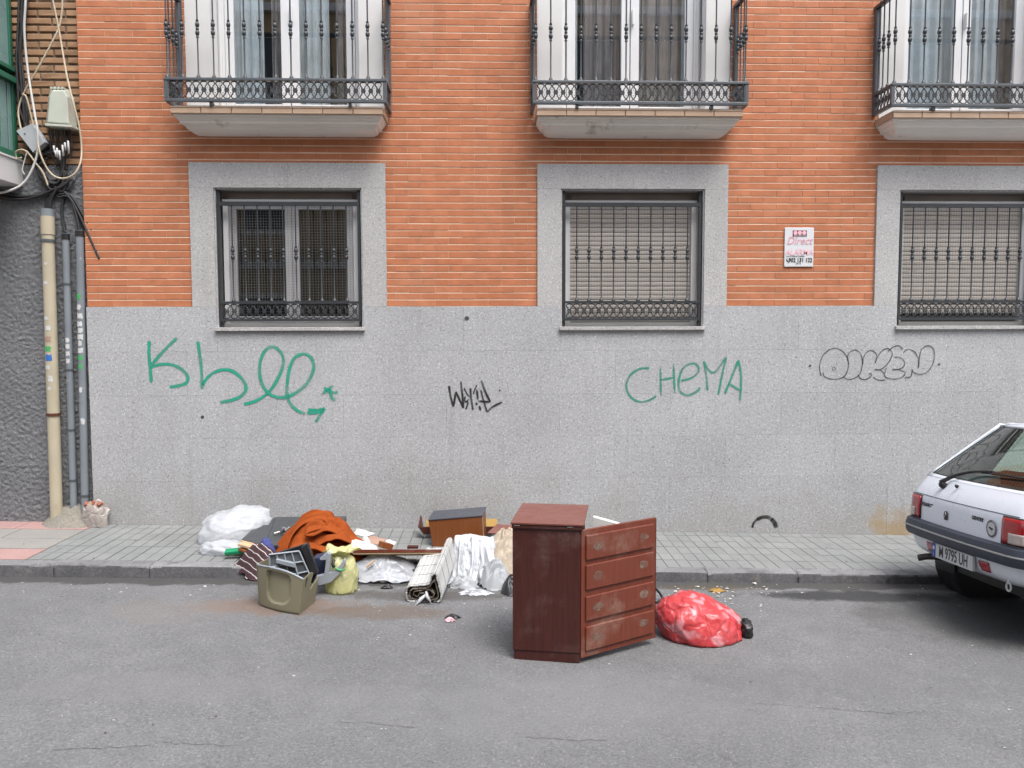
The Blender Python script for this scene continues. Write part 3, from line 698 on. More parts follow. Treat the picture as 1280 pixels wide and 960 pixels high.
# ---------------------------------------------------------------- ground floor windows
win_bal = baluster(.945, .47, .006)
W_GR = 2*OH-.045
win_frz = frieze(W_GR-.05, .135, 'frieze', 18)
def window(c, kind):
    b = MB(); y = D+.085
    # white shutter guides, lintel box, head bar
    for s in (-1, 1):
        xa = c+s*(OH-.045); xb = c+s*(OH-.095); b.box(min(xa,xb), max(xa,xb), y, y+.06, Z_SILL+.03, 3.105)
    b.box(c-OH+.045, c+OH-.045, y-.012, y+.05, 3.092, 3.112)
    b.box(c-OH+.03, c+OH-.03, y-.01, y+.05, Z_SILL-.01, Z_SILL+.035)
    win = build(b, 'window', M['white_frame'], apt, bevel=.002)
    b = MB(); b.box(c-OH+.013, c+OH-.013, y+.02, y+.10, 3.113, Z_HEAD-.012); b.box(c-OH+.10, c+OH-.10, y+.004, y+.019, 3.118, 3.165)
    build(b, 'lintel_box', M['brown_frame'], win)
    b = MB(); b.box(c-OH-.014, c+OH+.014, D-.052, D+.10, Z_SILL-.036, Z_SILL-.004)
    build(b, 'sill', M['granite_frame'], win, bevel=.003)
    # angle iron lining the opening
    for s in (-1, 1):
        b = MB(); xa = c+s*(OH-.013); xb = c+s*(OH-.043); b.box(min(xa,xb), max(xa,xb), D+.02, D+.05, Z_SILL, Z_HEAD-.013)
        build(b, 'edge_iron', M['iron'], win)
    gy = D+.012
    b = MB()
    b.box(c-W_GR/2, c+W_GR/2, gy-.012, gy+.012, 3.045, 3.078)          # top rail
    b.box(c-W_GR/2, c+W_GR/2, gy-.014, gy+.014, 2.166, 2.188)          # middle rail
    b.box(c-W_GR/2, c+W_GR/2, gy-.014, gy+.014, 2.008, 2.030)          # foot rail
    for s in (-1, 1): b.box(c+s*(W_GR/2-.011)-.011, c+s*(W_GR/2-.011)+.011, gy-.010, gy+.010, 2.030, 3.045)
    build(b, 'grille_rail', M['iron'], win)
    f = link('frieze', win_frz, win); f.location = (c-W_GR/2+.025, gy, 2.0305)
    pit = .1135
    for i in range(10):
        o = link('baluster', win_bal, win); o.location = (c-.0-.5105+i*pit, gy, 2.1885)
        o.scale = (1, 1, (3.0449-2.1885)/.945)
    # wire net in front of the lights
    b = MB(); ny = y-.02; x0, x1, z0, z1 = c-OH+.10, c+OH-.10, Z_SILL+.04, 3.088; tk = .0008
    n = 46
    for i in range(n+1): x = x0+(x1-x0)*i/n; b.box(x-tk, x+tk, ny-tk, ny+tk, z0, z1)
    n = 44
    for i in range(n+1): z = z0+(z1-z0)*i/n; b.box(x0, x1, ny+tk+.0002, ny+3*tk, z-tk, z+tk)
    tag(build(b, 'wire_net', M['wire'], win), kind='stuff')
    xa, xb = c-OH+.096, c+OH-.096
    if kind == 'shutter':
        b = MB(); z = Z_SILL+.04; sy = y+.03; hh = .0415
        if c > 3: z += .075
        while z < 3.09:
            pr = [(0, .010), (.004, .002), (.014, 0), (.027, 0), (.036, .002), (.0395, .010)]
            b.grid(lambda u, v, z=z: (xa+(xb-xa)*u, sy+pr[round(v*5)][1], z+pr[round(v*5)][0]), 1, 5); z += hh
        tag(build(b, 'roller_shutter', M['shutter'], win), kind='stuff')
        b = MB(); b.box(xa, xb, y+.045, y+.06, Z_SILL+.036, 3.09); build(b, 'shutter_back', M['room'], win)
    else:
        b = MB(); fy = y+.03
        def fr(x0, x1, z0, z1, t=.045):
            b.box(x0, x0+t, fy, fy+.04, z0, z1); b.box(x1-t, x1, fy, fy+.04, z0, z1); b.box(x0+t, x1-t, fy, fy+.04, z0, z0+t); b.box(x0+t, x1-t, fy, fy+.04, z1-t, z1)
        fr(xa, c-.002, Z_SILL+.036, 3.091, .062); fr(c+.002, xb, Z_SILL+.036, 3.091, .062)
        build(b, 'sash', M['grey_frame'], win, bevel=.003)
        for a, q in ((xa+.062, c-.064), (c+.064, xb-.062)):
            b = MB(); b.box(a, q, fy+.016, fy+.022, Z_SILL+.098, 3.029); build(b, 'pane', M['dark_glass'], win)
        b = MB(); b.box(xa-.05, xb+.05, D+1.4, D+1.45, Z_SILL-.3, 3.5); b.box(xa-.05, xb+.05, D+.42, D+1.4, Z_SILL-.32, Z_SILL-.3); b.box(xa-.05, xb+.05, D+.42, D+1.4, 3.5, 3.52)
        for s in (xa-.07, xb+.05): b.box(s, s+.02, D+.42, D+1.45, Z_SILL-.32, 3.5)
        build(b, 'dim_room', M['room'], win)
for c, k in zip(BAYS, ('glass', 'shutter', 'shutter')): window(c, k)

# ---------------------------------------------------------------- balconies and their french doors
YR, YS = D-.34, D-.315
bal_me = baluster(.745, .405)
FR_Z, FR_H = 3.885, .150
frz_front = frieze(2*RH-.05, FR_H, 'frieze', 28)
frz_side = frieze(.30, FR_H, 'side_frieze', 5)
tile_w = .245
def balcony(i, c, roll=0):
    # corbel: stacked mouldings that step back on three sides
    b = MB()
    prof = [(0,3.835),(0,3.818),(-.012,3.810),(-.012,3.760),(-.030,3.752),(-.034,3.738),(-.060,3.722),(-.064,3.706),(-.105,3.690),(-.115,3.672),(-.165,3.655),(-.30,3.652)]
    vs = []; fs = []
    for ins, z in prof:
        s = -ins; hw = .895-s*.72; yf = YS+s
        vs += [(c-hw, D+.003, z), (c-hw, yf, z), (c+hw, yf, z), (c+hw, D+.003, z)]
    for j in range(len(prof)-1):
        for k in range(3): fs.append((j*4+k, (j+1)*4+k, (j+1)*4+k+1, j*4+k+1))
    fs.append((0,1,2,3)); n = len(prof)-1; fs.append((n*4+3, n*4+2, n*4+1, n*4))
    b.add(vs, fs)
    bal = build(b, 'balcony', M['slab'], apt, smooth=25)
    # glazed nosing tiles
    def nose(x0, x1, y0, y1):
        t = MB(); t.box(x0+.003, x1-.003, y0, y1, 3.770, 3.813); t.box(x0+.003, x1-.003, y0-.004 if y1-y0 < .05 else y0, y1, 3.8145, 3.826)
        build(t, 'edge_tile', M['edge_tile'], bal, bevel=.003)
    x = c-.90; wd = 1.80/7
    for k in range(7): nose(x, x+wd, YS-.014, YS+.011); x += wd
    for s in (-1, 1):
        xa = c+s*.905; xb = c+s*.884
        t = MB(); t.box(min(xa,xb), max(xa,xb), YS+.014, D-.004, 3.770, 3.826); build(t, 'edge_tile', M['edge_tile'], bal, bevel=.003)
    b = MB(); b.box(c-.86, c+.86, YS+.03, D-.004, 3.8365, 3.845); build(b, 'balcony_floor', M['plaster'], bal)
    # railing
    xl, xr = c-RH, c+RH
    b = MB()
    b.box(xl-.012, xr+.012, YR-.018, YR+.018, FR_Z-.026, FR_Z-.0005); b.box(xl-.016, xr+.016, YR-.022, YR+.022, FR_Z+FR_H+.0005, FR_Z+FR_H+.022)
    for s in (xl, xr):
        b.box(s-.016, s+.016, YR+.0185, D-.001, FR_Z-.026, FR_Z-.0005); b.box(s-.018, s+.018, YR+.0225, D-.001, FR_Z+FR_H+.0005, FR_Z+FR_H+.022)
        b.box(s-.016, s+.016, YR-.016, YR+.016, FR_Z, FR_Z+FR_H)
        b.box(s-.016, s+.016, D-.05, D-.002, FR_Z+FR_H+.0225, 4.80); b.box(s-.014, s+.014, D-.05, D-.002, FR_Z, FR_Z+FR_H)
    build(b, 'railing', M['iron_light'], bal, bevel=.003)
    b = MB(); b.box(xl-.022, xr+.022, YR-.026, YR+.026, 4.803, 4.835)
    for s in (xl, xr): b.box(s-.022, s+.022, YR+.0265, D-.001, 4.803, 4.835)
    build(b, 'handrail', M['iron'], bal, bevel=.005)
    f = link('frieze', frz_front, bal); f.location = (xl+.025, YR, FR_Z)
    for s in (xl, xr):
        f = link('side_frieze', frz_side, bal); f.rotation_euler = (0, 0, PI/2); f.location = (s, YR+.02, FR_Z)
    for k in range(15):
        o = link('baluster', bal_me, bal); o.location = (xl+.012+k*(2*RH-.024)/14, YR, FR_Z+FR_H+.0225)
    for s in (xl, xr):
        for yy in (.09, .18, .26):
            o = link('baluster', bal_me, bal); o.location = (s, YR+yy, FR_Z+FR_H+.0225)
    for k in (-.55, .62):                   # feet of the railing on the slab
        b = MB(); b.box(c+k-.012, c+k+.012, YR-.008, YR+.05, 3.826, FR_Z-.026); build(b, 'foot', M['iron'], bal)
    # rendered white field behind the balcony, and the french door in it
    for s in (-1, 1):
        b = MB(); xa, xb = c+s*OH, c+s*SH; b.box(min(xa,xb), max(xa,xb), D-.006, D+.0025, Z_SLAB-.03, Z_TOP)
        xa, xb = c+s*(OH-.006), c+s*(OH+.003); b.box(min(xa,xb), max(xa,xb), D-.0055, D+.40, Z_SLAB, Z_TOP)
        build(b, 'render_panel', M['plaster'], apt)
    dy = D+.20; b = MB(); o_ = OH-.008
    for s in (-1, 1):
        xa, xb = c+s*o_, c+s*(o_-.06); b.box(min(xa,xb), max(xa,xb), dy, dy+.07, 3.85, Z_TOP)
        xa, xb = c+s*(o_-.014), c+s*(o_-.036); b.box(min(xa,xb), max(xa,xb), dy-.012, dy, 3.85, Z_TOP)
    b.box(c-o_+.06, c+o_-.06, dy, dy+.07, 3.846, 3.91)
    door = build(b, 'balcony_door', M['white_frame'], apt, bevel=.003)
    for s in (-1, 1):
        b = MB(); xa, xb = (c-o_+.063, c-.004) if s < 0 else (c+.004, c+o_-.063); t = .078
        b.box(xa, xa+t, dy-.006, dy+.05, 3.912, Z_TOP); b.box(xb-t, xb, dy-.006, dy+.05, 3.912, Z_TOP); b.box(xa+t, xb-t, dy-.005, dy+.049, 3.912, 3.99)
        sash = build(b, 'sash', M['white_frame'], door, bevel=.004)
        b = MB(); b.box(xa+t, xb-t, dy+.02, dy+.026, 3.99, Z_TOP); build(b, 'pane', M['glass'], door)
        hh = MB()
    hh.box(c+.012, c+.03, dy-.05, dy-.005, 4.72, 4.86); build(hh, 'door_handle', M['white_frame'], door, bevel=.004)
    # curtains hanging just inside
    rc = random.Random(20+i)
    for (a, q, mk, yo) in (((c-.64, c-.26, 'curtain', .10), (c-.20, c-.02, 'brown_curtain', .14), (c+.04, c+.34, 'curtain', .10), (c+.40, c+.64, 'brown_curtain', .12)), ((c-.64, c-.48, 'curtain', .10), (c-.42, c-.02, 'brown_curtain', .14), (c+.04, c+.52, 'brown_curtain', .12), (c+.50, c+.64, 'curtain', .10)), ((c-.64, c-.02, 'curtain', .10), (c+.04, c+.40, 'curtain', .12), (c+.36, c+.64, 'brown_curtain', .15)))[i]:
        ph = rc.uniform(0, 6); b = MB()
        b.grid(lambda u, v: (a+(q-a)*u, dy+yo+.02*math.sin(u*24+ph)+.012*math.sin(u*53+ph*2), 3.87+v*1.4), 40, 1)
        build(b, 'curtain', M[mk], door, smooth=True)
    b = MB(); b.box(c-.7, c+.7, D+1.5, D+1.55, 3.8, 6.2); b.box(c-.7, c+.7, D+.43, D+1.5, 6.1, 6.2); b.box(c-.7, c+.7, D+.41, D+.43, Z_TOP, 6.2)
    for s in (-.72, .70): b.box(c+s, c+s+.02, D+.43, D+1.55, 3.8, 6.2)
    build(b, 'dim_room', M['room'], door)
for i, c in enumerate(BAYS): balcony(i, c)

# ---------------------------------------------------------------- paint on the granite
def stroke_set(strokes, m, label, wd, x0, y0, s, dots=(), dy=0.0):
    b = MB(); k = 0; den = []
    for st in strokes:
        w_ = wd
        if isinstance(st, tuple): w_, st = st
        P = spline([(a/s+x0, q/s+y0) for a, q in st], 6)
        pts = [at(p.x, p.y, GY-.0016-dy) for p in P]; vs = []; dn = []
        for i, p in enumerate(pts):
            t = (pts[min(i+1, len(pts)-1)]-pts[max(i-1, 0)]); t.y = 0; t.normalize() if t.length > 0 else None
            nrm = Vector((-t.z, 0, t.x)); hw = w_/2*(1+.22*ns(i*.35, k*3.1)); yy = p.y-k*.00022-i*.00002
            if i in (0, len(pts)-1): hw *= .6
            de_ = .80+.55*ns(i*.17+k*7.7, wd*90)+.25*(1-min(1, i/6)); de_ = max(.32, min(1, de_))
            for q_, dd in ((1.25, 0), (.70, .95), (-.70, .95), (-1.25, 0)): vs.append((p.x+nrm.x*hw*q_, yy, p.z+nrm.z*hw*q_)); dn.append(de_*dd if 0 < i < len(pts)-1 else .35*dd)
        b.add(vs, [(4*i+j, 4*i+j+1, 4*i+j+5, 4*i+j+4) for i in range(len(pts)-1) for j in range(3)]); k += 1; den += dn
    for (a, q, r) in dots:
        c = at(a/s+x0, q/s+y0, GY-.0016-dy-k*.00022); k += 1
        b.add([(c.x+r*math.cos(j*PI/5)*(1+.2*ns(j, a)), c.y, c.z+r*math.sin(j*PI/5)) for j in range(10)], [tuple(range(10))[::-1]]); den += [.9]*10
    me = b.mesh('graffiti', m); me.attributes.new('dens', 'FLOAT', 'POINT').data.foreach_set('value', den)
    return link('graffiti', me, apt, label)
stroke_set([[(113,110),(112,180),(118,250),(125,335)], [(262,95),(200,155),(150,210),(128,240)], [(120,255),(165,238),(230,238),(285,262),(318,300),(310,335),(270,350),(222,357)],
    [(372,112),(383,190),(393,280),(395,370)], [(395,350),(430,300),(490,268),(550,270),(605,310),(630,360),(610,400),(560,425),(490,440)],
    [(618,450),(680,432),(740,395),(790,330),(825,250),(825,190),(790,148),(745,150),(712,200),(702,270),(715,340),(750,390),(800,412),(850,408),(910,378),(960,330),(990,260),(980,205),(940,180),(890,200),(862,260),(850,340),(850,400),(870,450),(910,485),(945,498)],
    [(960,478),(1010,480),(1050,470)], [(1050,470),(1030,500),(1000,545)], [(955,495),(1000,495),(1045,475)],
    [(1035,395),(1095,350)], [(1045,360),(1085,385),(1120,385)], [(1080,370),(1085,410),(1105,430)]], M['green_spray'], 'tall green spray tag with looping letters, a star and an arrow', .029, 160, 400, 4.267)
stroke_set([[(828,92),(790,95),(755,120),(740,160),(755,200),(790,220),(825,215),(855,198)], [(870,85),(872,200)], [(920,75),(925,190)], [(868,138),(920,128)],
    [(948,140),(990,128),(1015,105),(1010,80),(985,75),(955,95),(940,140),(945,180),(975,195),(1010,180),(1020,165)], [(1050,178),(1045,120),(1035,65)], [(1035,65),(1055,100),(1080,105),(1120,50)], [(1120,50),(1105,120),(1090,195)],
    [(1115,190),(1140,130),(1168,60)], [(1168,60),(1178,130),(1173,218)], [(1130,150),(1175,178)]], M['pale_green_spray'], 'thin green spray letters reading CHEMA', .021, 540, 430, 3.048)
stroke_set([[(20,190),(50,400),(110,620)], [(110,620),(155,310)], [(155,310),(220,450),(310,640)], [(310,640),(290,400),(255,100)], (.013, [(320,240),(390,370),(450,430)]), [(450,240),(460,420),(500,690)],
    (.015, [(340,400),(345,520),(420,460)]), (.015, [(345,520),(400,530),(355,670)]), (.012, [(510,360),(535,270),(580,180)]), [(575,260),(600,480)], [(600,500),(850,520)], [(850,520),(750,320),(660,80)],
    (.016, [(655,270),(710,480),(780,720)]), (.016, [(780,720),(900,610),(1090,515)]), [(620,590),(660,690)]], M['black_spray'], 'small black marker tag with spiky letters', .020, 560, 470, 16, [(570,555,.012), (1035,285,.008)])
stroke_set([[(178,340),(165,260),(190,170),(250,115),(310,105),(370,140),(405,200),(405,270),(380,330),(330,360),(260,362),(205,340),(195,305)], (.007, [(285,258),(300,275),(285,290),(270,275),(285,258)]),
    [(415,240),(400,190),(415,140),(460,118),(505,140),(525,200),(520,270),(495,330),(440,362),(395,362),(365,340)],
    [(528,240),(535,180),(565,135),(605,122),(640,150),(645,190),(632,228)], [(632,228),(650,180),(690,125),(740,105),(775,140),(765,190),(730,240),(680,280),(628,282)], [(628,282),(680,290),(710,320)], [(490,325),(510,358),(555,365),(595,340),(598,315),(578,318)],
    [(615,345),(660,370),(720,370)], [(740,130),(780,95),(830,82),(865,110)], [(795,180),(840,180),(878,215),(870,260),(820,280),(775,280)], [(775,280),(840,285),(885,310),(860,345),(800,362),(740,355),(710,325),(728,265)],
    [(868,145),(890,120),(930,115),(975,145),(1000,210),(995,270)], [(995,270),(1005,180),(1025,110),(1075,82),(1120,105),(1132,170),(1110,250),(1060,310),(1000,322),(955,305),(940,280)], [(945,280),(940,320),(925,345),(880,350)]],
    M['grey_spray'], 'faded black outline tag of bubble letters between two dots', .0105, 1000, 420, 6.737, [(85,250,.011), (1172,238,.011)])
stroke_set([(.022, [(940.5,660),(942,654),(947,648.5)]), (.034, [(946,649.5),(953,646.5),(960,646.5),(966,650)]), (.042, [(964,648.5),(968,653),(970.5,660)])], M['black_spray'], 'black arched scuff at the foot of the wall', .05, 0, 0, 1)
stroke_set([], M['grey_spray'], 'round grey filler spot in the wall', .05, 0, 0, 1, [(583.5,398,.021), (253,521.5,.016)])

# ================================================================ NEIGHBOUR
NY = 7.42
nb = thing('neighbouring_house', 'older house with dark grey roughcast below worn brown brickwork', 'building', (-4.6, NY, 0))
b = MB(); b.box(-12, X0-.002, NY+.008, NY+.4, -1.2, 5.6); build(b, 'core_wall', M['dark_mortar'], nb)
def stucco_pt(u, v):
    x = -6.2 + u*(6.2+X0-.004); z = -.5 + v*3.90
    d = .007*ns(x*24, z*38)+.007*ns(x*48, z*70, 3)+.012*ns(x*2.3, z*2.3)
    return (x, NY-.025-d, z)
b = MB(); b.grid(stucco_pt, 360, 340); b.add([(-6.2,NY-.02,3.398),(X0-.004,NY-.02,3.398),(X0-.004,NY+.01,3.41),(-6.2,NY+.01,3.41)], [(0,1,2,3)])
build(b, 'roughcast', M['stucco'], nb, smooth=True)
rn = random.Random(9); z = 3.415; r_ = 0; nbm = {}
ob_list = []
while z < 5.3:
    x = X0-.012 - (.115 if r_ % 2 else 0)
    first = r_ % 2
    while x > -5.0:
        wd = .222+rn.uniform(-.006, .006)
        if first: x += .115; wd = .107; first = False
        b = MB(); h = .050+rn.uniform(-.002, .002); y = NY-.004+rn.uniform(-.004, .004); ee = .005
        x0, x1 = x-wd, x; 
        q = [rn.uniform(-.003, .003) for _ in range(4)]
        b.add([(x0,NY+.02,z),(x1,NY+.02,z),(x1,NY+.02,z+h),(x0,NY+.02,z+h),(x0,y+ee,z),(x1,y+ee,z),(x1,y+ee,z+h),(x0,y+ee,z+h),(x0+ee,y+q[0],z+ee),(x1-ee,y+q[1],z+ee),(x1-ee,y+q[2],z+h-ee),(x0+ee,y+q[3],z+h-ee)],
            [(0,1,5,4),(1,2,6,5),(2,3,7,6),(3,0,4,7),(4,5,9,8),(5,6,10,9),(6,7,11,10),(7,4,8,11),(8,9,10,11)])
        build(b, 'brick', M['old_brick'], nb); x -= wd+.016
    z += .068; r_ += 1
# green glazed bay at the left edge, on a white base
BX = at(26, 223, 7.36).x; GX = at(17.5, 120, 7.36).x
bay = 'glazed_bay'
b = MB(); b.box(-7.4, BX, 6.72, NY-.002, 3.215, 3.425); b.box(-7.4, BX+.012, 6.70, NY-.002, 3.4255, 3.445)
gb = build(b, 'glazed_bay', M['plaster'], nb, bevel=.004)
b = MB(); x1 = GX
b.box(-7.4, x1+.03, 6.76, NY-.004, 3.446, 3.50); b.box(-7.4, x1+.035, 6.75, NY-.004, 4.10, 4.15); b.box(-7.4, x1+.022, 6.78, NY-.004, 4.20, 4.235); b.box(-7.4, x1, 6.78, NY-.004, 5.2, 5.3)
for yy in (6.78, 7.07, 7.34): b.box(x1-.045, x1, yy, yy+.05, 3.5, 4.10); b.box(x1-.05, x1-.004, yy, yy+.045, 4.235, 5.2)
for xx in (-4.9, -5.6, -6.3, -7.0): b.box(xx, xx+.05, 6.78, 6.82, 3.5, 4.10); b.box(xx, xx+.05, 6.78, 6.82, 4.235, 5.2)
build(b, 'green_frame', M['green_paint'], gb, bevel=.004)
for i in range(5):
    yy = 6.845+i*.112
    b = MB(); b.box(x1-.03, x1-.018, yy, yy+.094, 3.5, 4.10); build(b, 'panel_slat', M['green_pane'], gb, bevel=.003)
b = MB(); b.box(x1-.03, x1-.022, 6.83, 7.385, 4.235, 5.2); build(b, 'side_pane', M['green_pane'], gb)
b = MB(); b.box(-7.3, x1-.06, 6.80, 6.81, 3.5, 4.1); b.box(-7.3, x1-.06, 6.80, 6.81, 4.235, 5.2); build(b, 'front_pane', M['green_pane'], gb)

# ---------------------------------------------------------------- pipes at the corner
def pipe(name, label, pa, pb, r, m, capz=None):
    A = at(pa[0], pa[1], NY-.045-r); B = at(pb[0], pb[1], NY-.045-r)
    B = Vector((B.x, B.y, gz_pave(B.x)-.02))
    t = thing(name, label, 'pipe', (B.x, B.y, B.z), group='pipes up the corner of the wall')
    b = MB(); b.tube([B, A], r, 16); build(b, 'pipe_tube', m, t, smooth=40)
    ax = (A-B).normalized(); L = (A-B).length
    def at_y(py):
        q = at((pa[0]+pb[0])/2, py, A.y); k = (q.z-B.z)/(A.z-B.z); return B+(A-B)*k
    def ring(py, h, dr, m, nm):
        c = at_y(py); b = MB(); b.tube([c-ax*h/2, c+ax*h/2], r+dr, 16); return build(b, nm, m, t, smooth=40)
    def patch(py, h, a0, a1, m):
        c = at_y(py); b = MB()
        def pp(u, v):
            q = a0+(a1-a0)*u + .30*ns(v*3+py, u*2, 4); hz_ = h*(v-.5)*(1+.5*ns(u*3, py)) + .012*ns(u*4, py, v)
            return c + ax*hz_ + Vector((math.sin(q), -math.cos(q), 0))*(r+.0012)
        b.grid(pp, 6, 4); build(b, 'sticker', m, t)
    return t, A, B, ring, patch
rs = random.Random(4)
t, A1, B1, ring, patch = pipe('drainpipe', 'thick cream drainpipe with a dark cap and a rusty strap', (59,262), (71,650), .052, M['cream_pipe'])
ring(266, .065, .004, M['grey_pipe'], 'cap'); ring(282, .16, .006, M['cream_pipe'], 'collar'); ring(301, .022, .009, M['iron_light'], 'band'); ring(518, .026, .007, M['rust'], 'strap')
for py, h, a0, a1, k in ((354,.03,-.5,.2,'sticker'),(330,.02,-.3,.2,'sticker'),(424,.05,-.6,.4,'cardboard'),(436,.045,-.7,.35,'green_sticker'),(447,.055,-.6,.5,'blue_sticker'),(459,.035,-.8,.1,'sticker'),(473,.05,-.2,.5,'sticker'),(410,.04,-.4,.4,'sticker'),(398,.03,-.6,.1,'sticker'),(485,.025,-.4,.2,'sticker')): patch(py, h, a0, a1, M[k])
t, A2, B2, ring, patch = pipe('conduit_pipe', 'middle slim grey conduit between the cream drainpipe and the corner', (82,292), (92,636), .030, M['grey_pipe'])
ring(296, .05, .004, M['black'], 'cap')
for py in (355, 462, 537, 600): ring(py, .016, .005, M['iron_light'], 'clip')
for py in (425, 433, 442, 451): patch(py, .04, -.6, .6, M['sticker'])
t, A3, B3, ring, patch = pipe('conduit_pipe', 'slim blue grey conduit in the corner with torn white stickers', (99.5,288), (106,636), .033, M['grey_pipe'])
ring(292, .05, .004, M['black'], 'cap'); ring(619, .018, .006, M['iron_light'], 'clip')
for py in (371,384,395,405,413,421,429,438,447,458,470,487,500): patch(py, .045, -.7+rs.uniform(-.2,.2), .5+rs.uniform(-.2,.3), M[rs.choice(['sticker','sticker','sticker','green_sticker','grey_pipe'])])
patch(526, .05, -.2, .8, M['sticker'])
# lump of mortar round the pipe feet
c = PP(95, 655); b = MB()
def lump(u, v):
    q = 2*PI*u; r = v; px = c.x-.03+.27*r*math.cos(q)*(1+.2*ns(math.cos(q)*2, math.sin(q)*2)); py = NY-.03-.25*r*max(0, math.sin(q))**.8*(1+.25*ns(q, 3))
    h = .17*(1-r**1.4)*(1+.35*ns(px*9, py*9))+.012*ns(px*30, py*30)
    return (px, py if math.sin(q) > 0 else NY+.0, gz_pave(px)-.006+max(0, h)*(1.1-.5*(px-c.x)))
b.grid(lump, 40, 14, closed_u=True)
o = tag(build(b, 'mortar_lump', M['concrete'], smooth=True), 'rough lump of mortar packed round the feet of the pipes', 'mortar')

# ---------------------------------------------------------------- cable boxes and cables on the old brick
cy = NY-.03
bx = thing('terminal_box', 'yellowed white tapered terminal box on the old brick', 'terminal box', tuple(at(76, 135, cy)))
def pxpoly(pts, y): return [at(a, q, y) for a, q in pts]
b = MB()
back = pxpoly([(57,159),(97,160),(94,124),(87,112),(63,112),(60,122)], NY-.02)
front = pxpoly([(59,153),(86,155),(84,121),(80,113),(66,113),(62,121)], NY-.17)
rim = pxpoly([(57,163),(97,164),(97,160),(57,159)], NY-.02)
n = 6
b.add(back+front, [tuple(range(n)), tuple(range(2*n-1, n-1, -1))] + [(i, (i+1) % n, (i+1) % n+n, i+n) for i in range(n)])
build(b, 'cover', M['box_white'], bx, bevel=.008, fix=True)
b = MB(); p = pxpoly([(56,154),(89,156),(89,159),(56,157)], NY-.18); b.prism(p, (.02,.165,0)); build(b, 'base_lip', M['box_white'], bx, bevel=.003, fix=True)
for k in range(4):
    b = MB(); p = at(66+k*4.6, 111.2, NY-.10); b.box(p.x-.010, p.x+.010, p.y-.03, p.y+.03, p.z-.008, p.z+.012); build(b, 'lug', M['box_white'], bx, bevel=.003)
st = MB(); rc = random.Random(8)
for k in range(11):
    px = 61+k*2.6; a = at(px, 162, NY-.10+rc.uniform(-.04,.05)); q = at(px+rc.uniform(-1,3), 182+rc.uniform(-6,8), NY-.09); e_ = at(74+rc.uniform(-4,5), 208, NY-.05)
    st.tube(spline([a, q, e_], 4), .0065, 5)
build(st, 'cable_tails', M['black_cable'], bx, smooth=True)
for k, (px, py, h) in enumerate(((67,182,9),(71,185,12),(74,188,12),(78,181,14),(81,178,10),(85,176,16),(69,188,8))):
    b = MB(); b.tube([at(px, py, NY-.13), at(px+1.2, py+h, NY-.12)], .0085, 6); build(b, 'cable_label', M['sticker'], bx, smooth=True)
gbx = thing('junction_box', 'small tilted grey junction box left of the terminal box', 'junction box', tuple(at(43, 176, cy)))
b = MB(); b.prism(pxpoly([(26,166),(46,157),(62,180),(47,193)][::-1], NY-.06), (0,-.075,0)); build(b, 'lid', M['box_grey'], gbx, bevel=.004, fix=True)
b = MB(); b.prism(pxpoly([(28,169),(47,160),(66,182),(50,196)][::-1], NY-.03), (0,-.028,0)); build(b, 'back_box', M['black'], gbx, fix=True)
for px, py in ((31,167),(46,160),(58,180),(47,190)):
    b = MB(); p = at(px, py, NY-.137); b.lathe([(.006,0),(.005,.004)], 8, Matrix.Translation(p) @ Matrix.Rotation(PI/2, 4, 'X')); build(b, 'screw', M['iron'], gbx)
def cable(pts, m, label, r=.008, y=NY-.045, jy=.02, seed=0, name='cable'):
    P = spline([at(a, q, y - jy*(.5+.5*math.sin(seed+i*1.7))) for i, (a, q) in enumerate(pts)], 7)
    b = MB(); b.tube(P, r, 6); o = build(b, name, m, smooth=True)
    return tag(o, label, 'cable', 'cables strung over the corner of the house')
cable([(31,-30),(32,0),(30.5,40),(35,90),(43,140),(47,165),(46,195),(32,226),(10,239),(-20,243)], M['white_cable'], 'white cable dropping straight down past the grey junction box', .010, NY-.17, .03)
cable([(60,-30),(66,0),(75,45),(83,92),(92,130),(99,158),(102,185),(100,205),(91,219),(76,223),(62,215),(51,194),(46,170)], M['cream_cable'], 'cream cable looping round the right of the terminal box', .008, NY-.15, .05, 1)
cable([(74,-30),(78,0),(75,30),(64,55),(46,88),(30,116),(23,138),(26,160),(32,176)], M['cream_cable'], 'cream cable crossing leftward down to the grey box', .008, NY-.07, .03, 2)
cable([(46,178),(40,150),(33,122),(28,118)], M['cream_cable'], 'short cream cable hooked above the grey box', .0075, NY-.10, .02, 4)
cable([(27,197),(21,198),(20,190),(27,187),(35,191),(44,203),(54,216),(60,232)], M['cream_cable'], 'curled cream cable end under the grey box', .0075, NY-.12, .03, 3)
cable([(34,188),(32,196),(28,212),(31,218)], M['white_cable'], 'short white stub of cable under the curled end', .006, NY-.10, .01, 5)
def bundle(name, label, strands, m='black_cable'):
    p0 = at(strands[0][0][0], strands[0][0][1], cy)
    t = thing(name, label, 'cable bundle', tuple(p0), group='black cable bundles at the corner')
    for k, s in enumerate(strands):
        rr, yy = (.010, NY-.035-.012*(k % 4))
        b = MB(); b.tube(spline([at(a, q, yy) for a, q in s], 6), rr, 6); build(b, 'strand', M[m if k % 5 else 'iron'], t, smooth=True)
    return t
rc = random.Random(2)
def jit(pts, j): return [(a+rc.uniform(-j,j), q+rc.uniform(-j,j)) for a, q in pts]
bundle('cable_bundle', 'black upright bundle of cables down the old brick', [jit([(30,-30),(29,0),(26,30),(25,70),(27,105),(30,140),(33,170)], 3.2+.3*k) for k in range(10)])
bundle('cable_bundle', 'black level bundle of cables sagging across the roughcast', [jit([(-40,236+k),(0,240+k*1.5),(25,245+k),(50,244),(68,238),(78,232),(82,215)], 2.0) for k in range(7)])
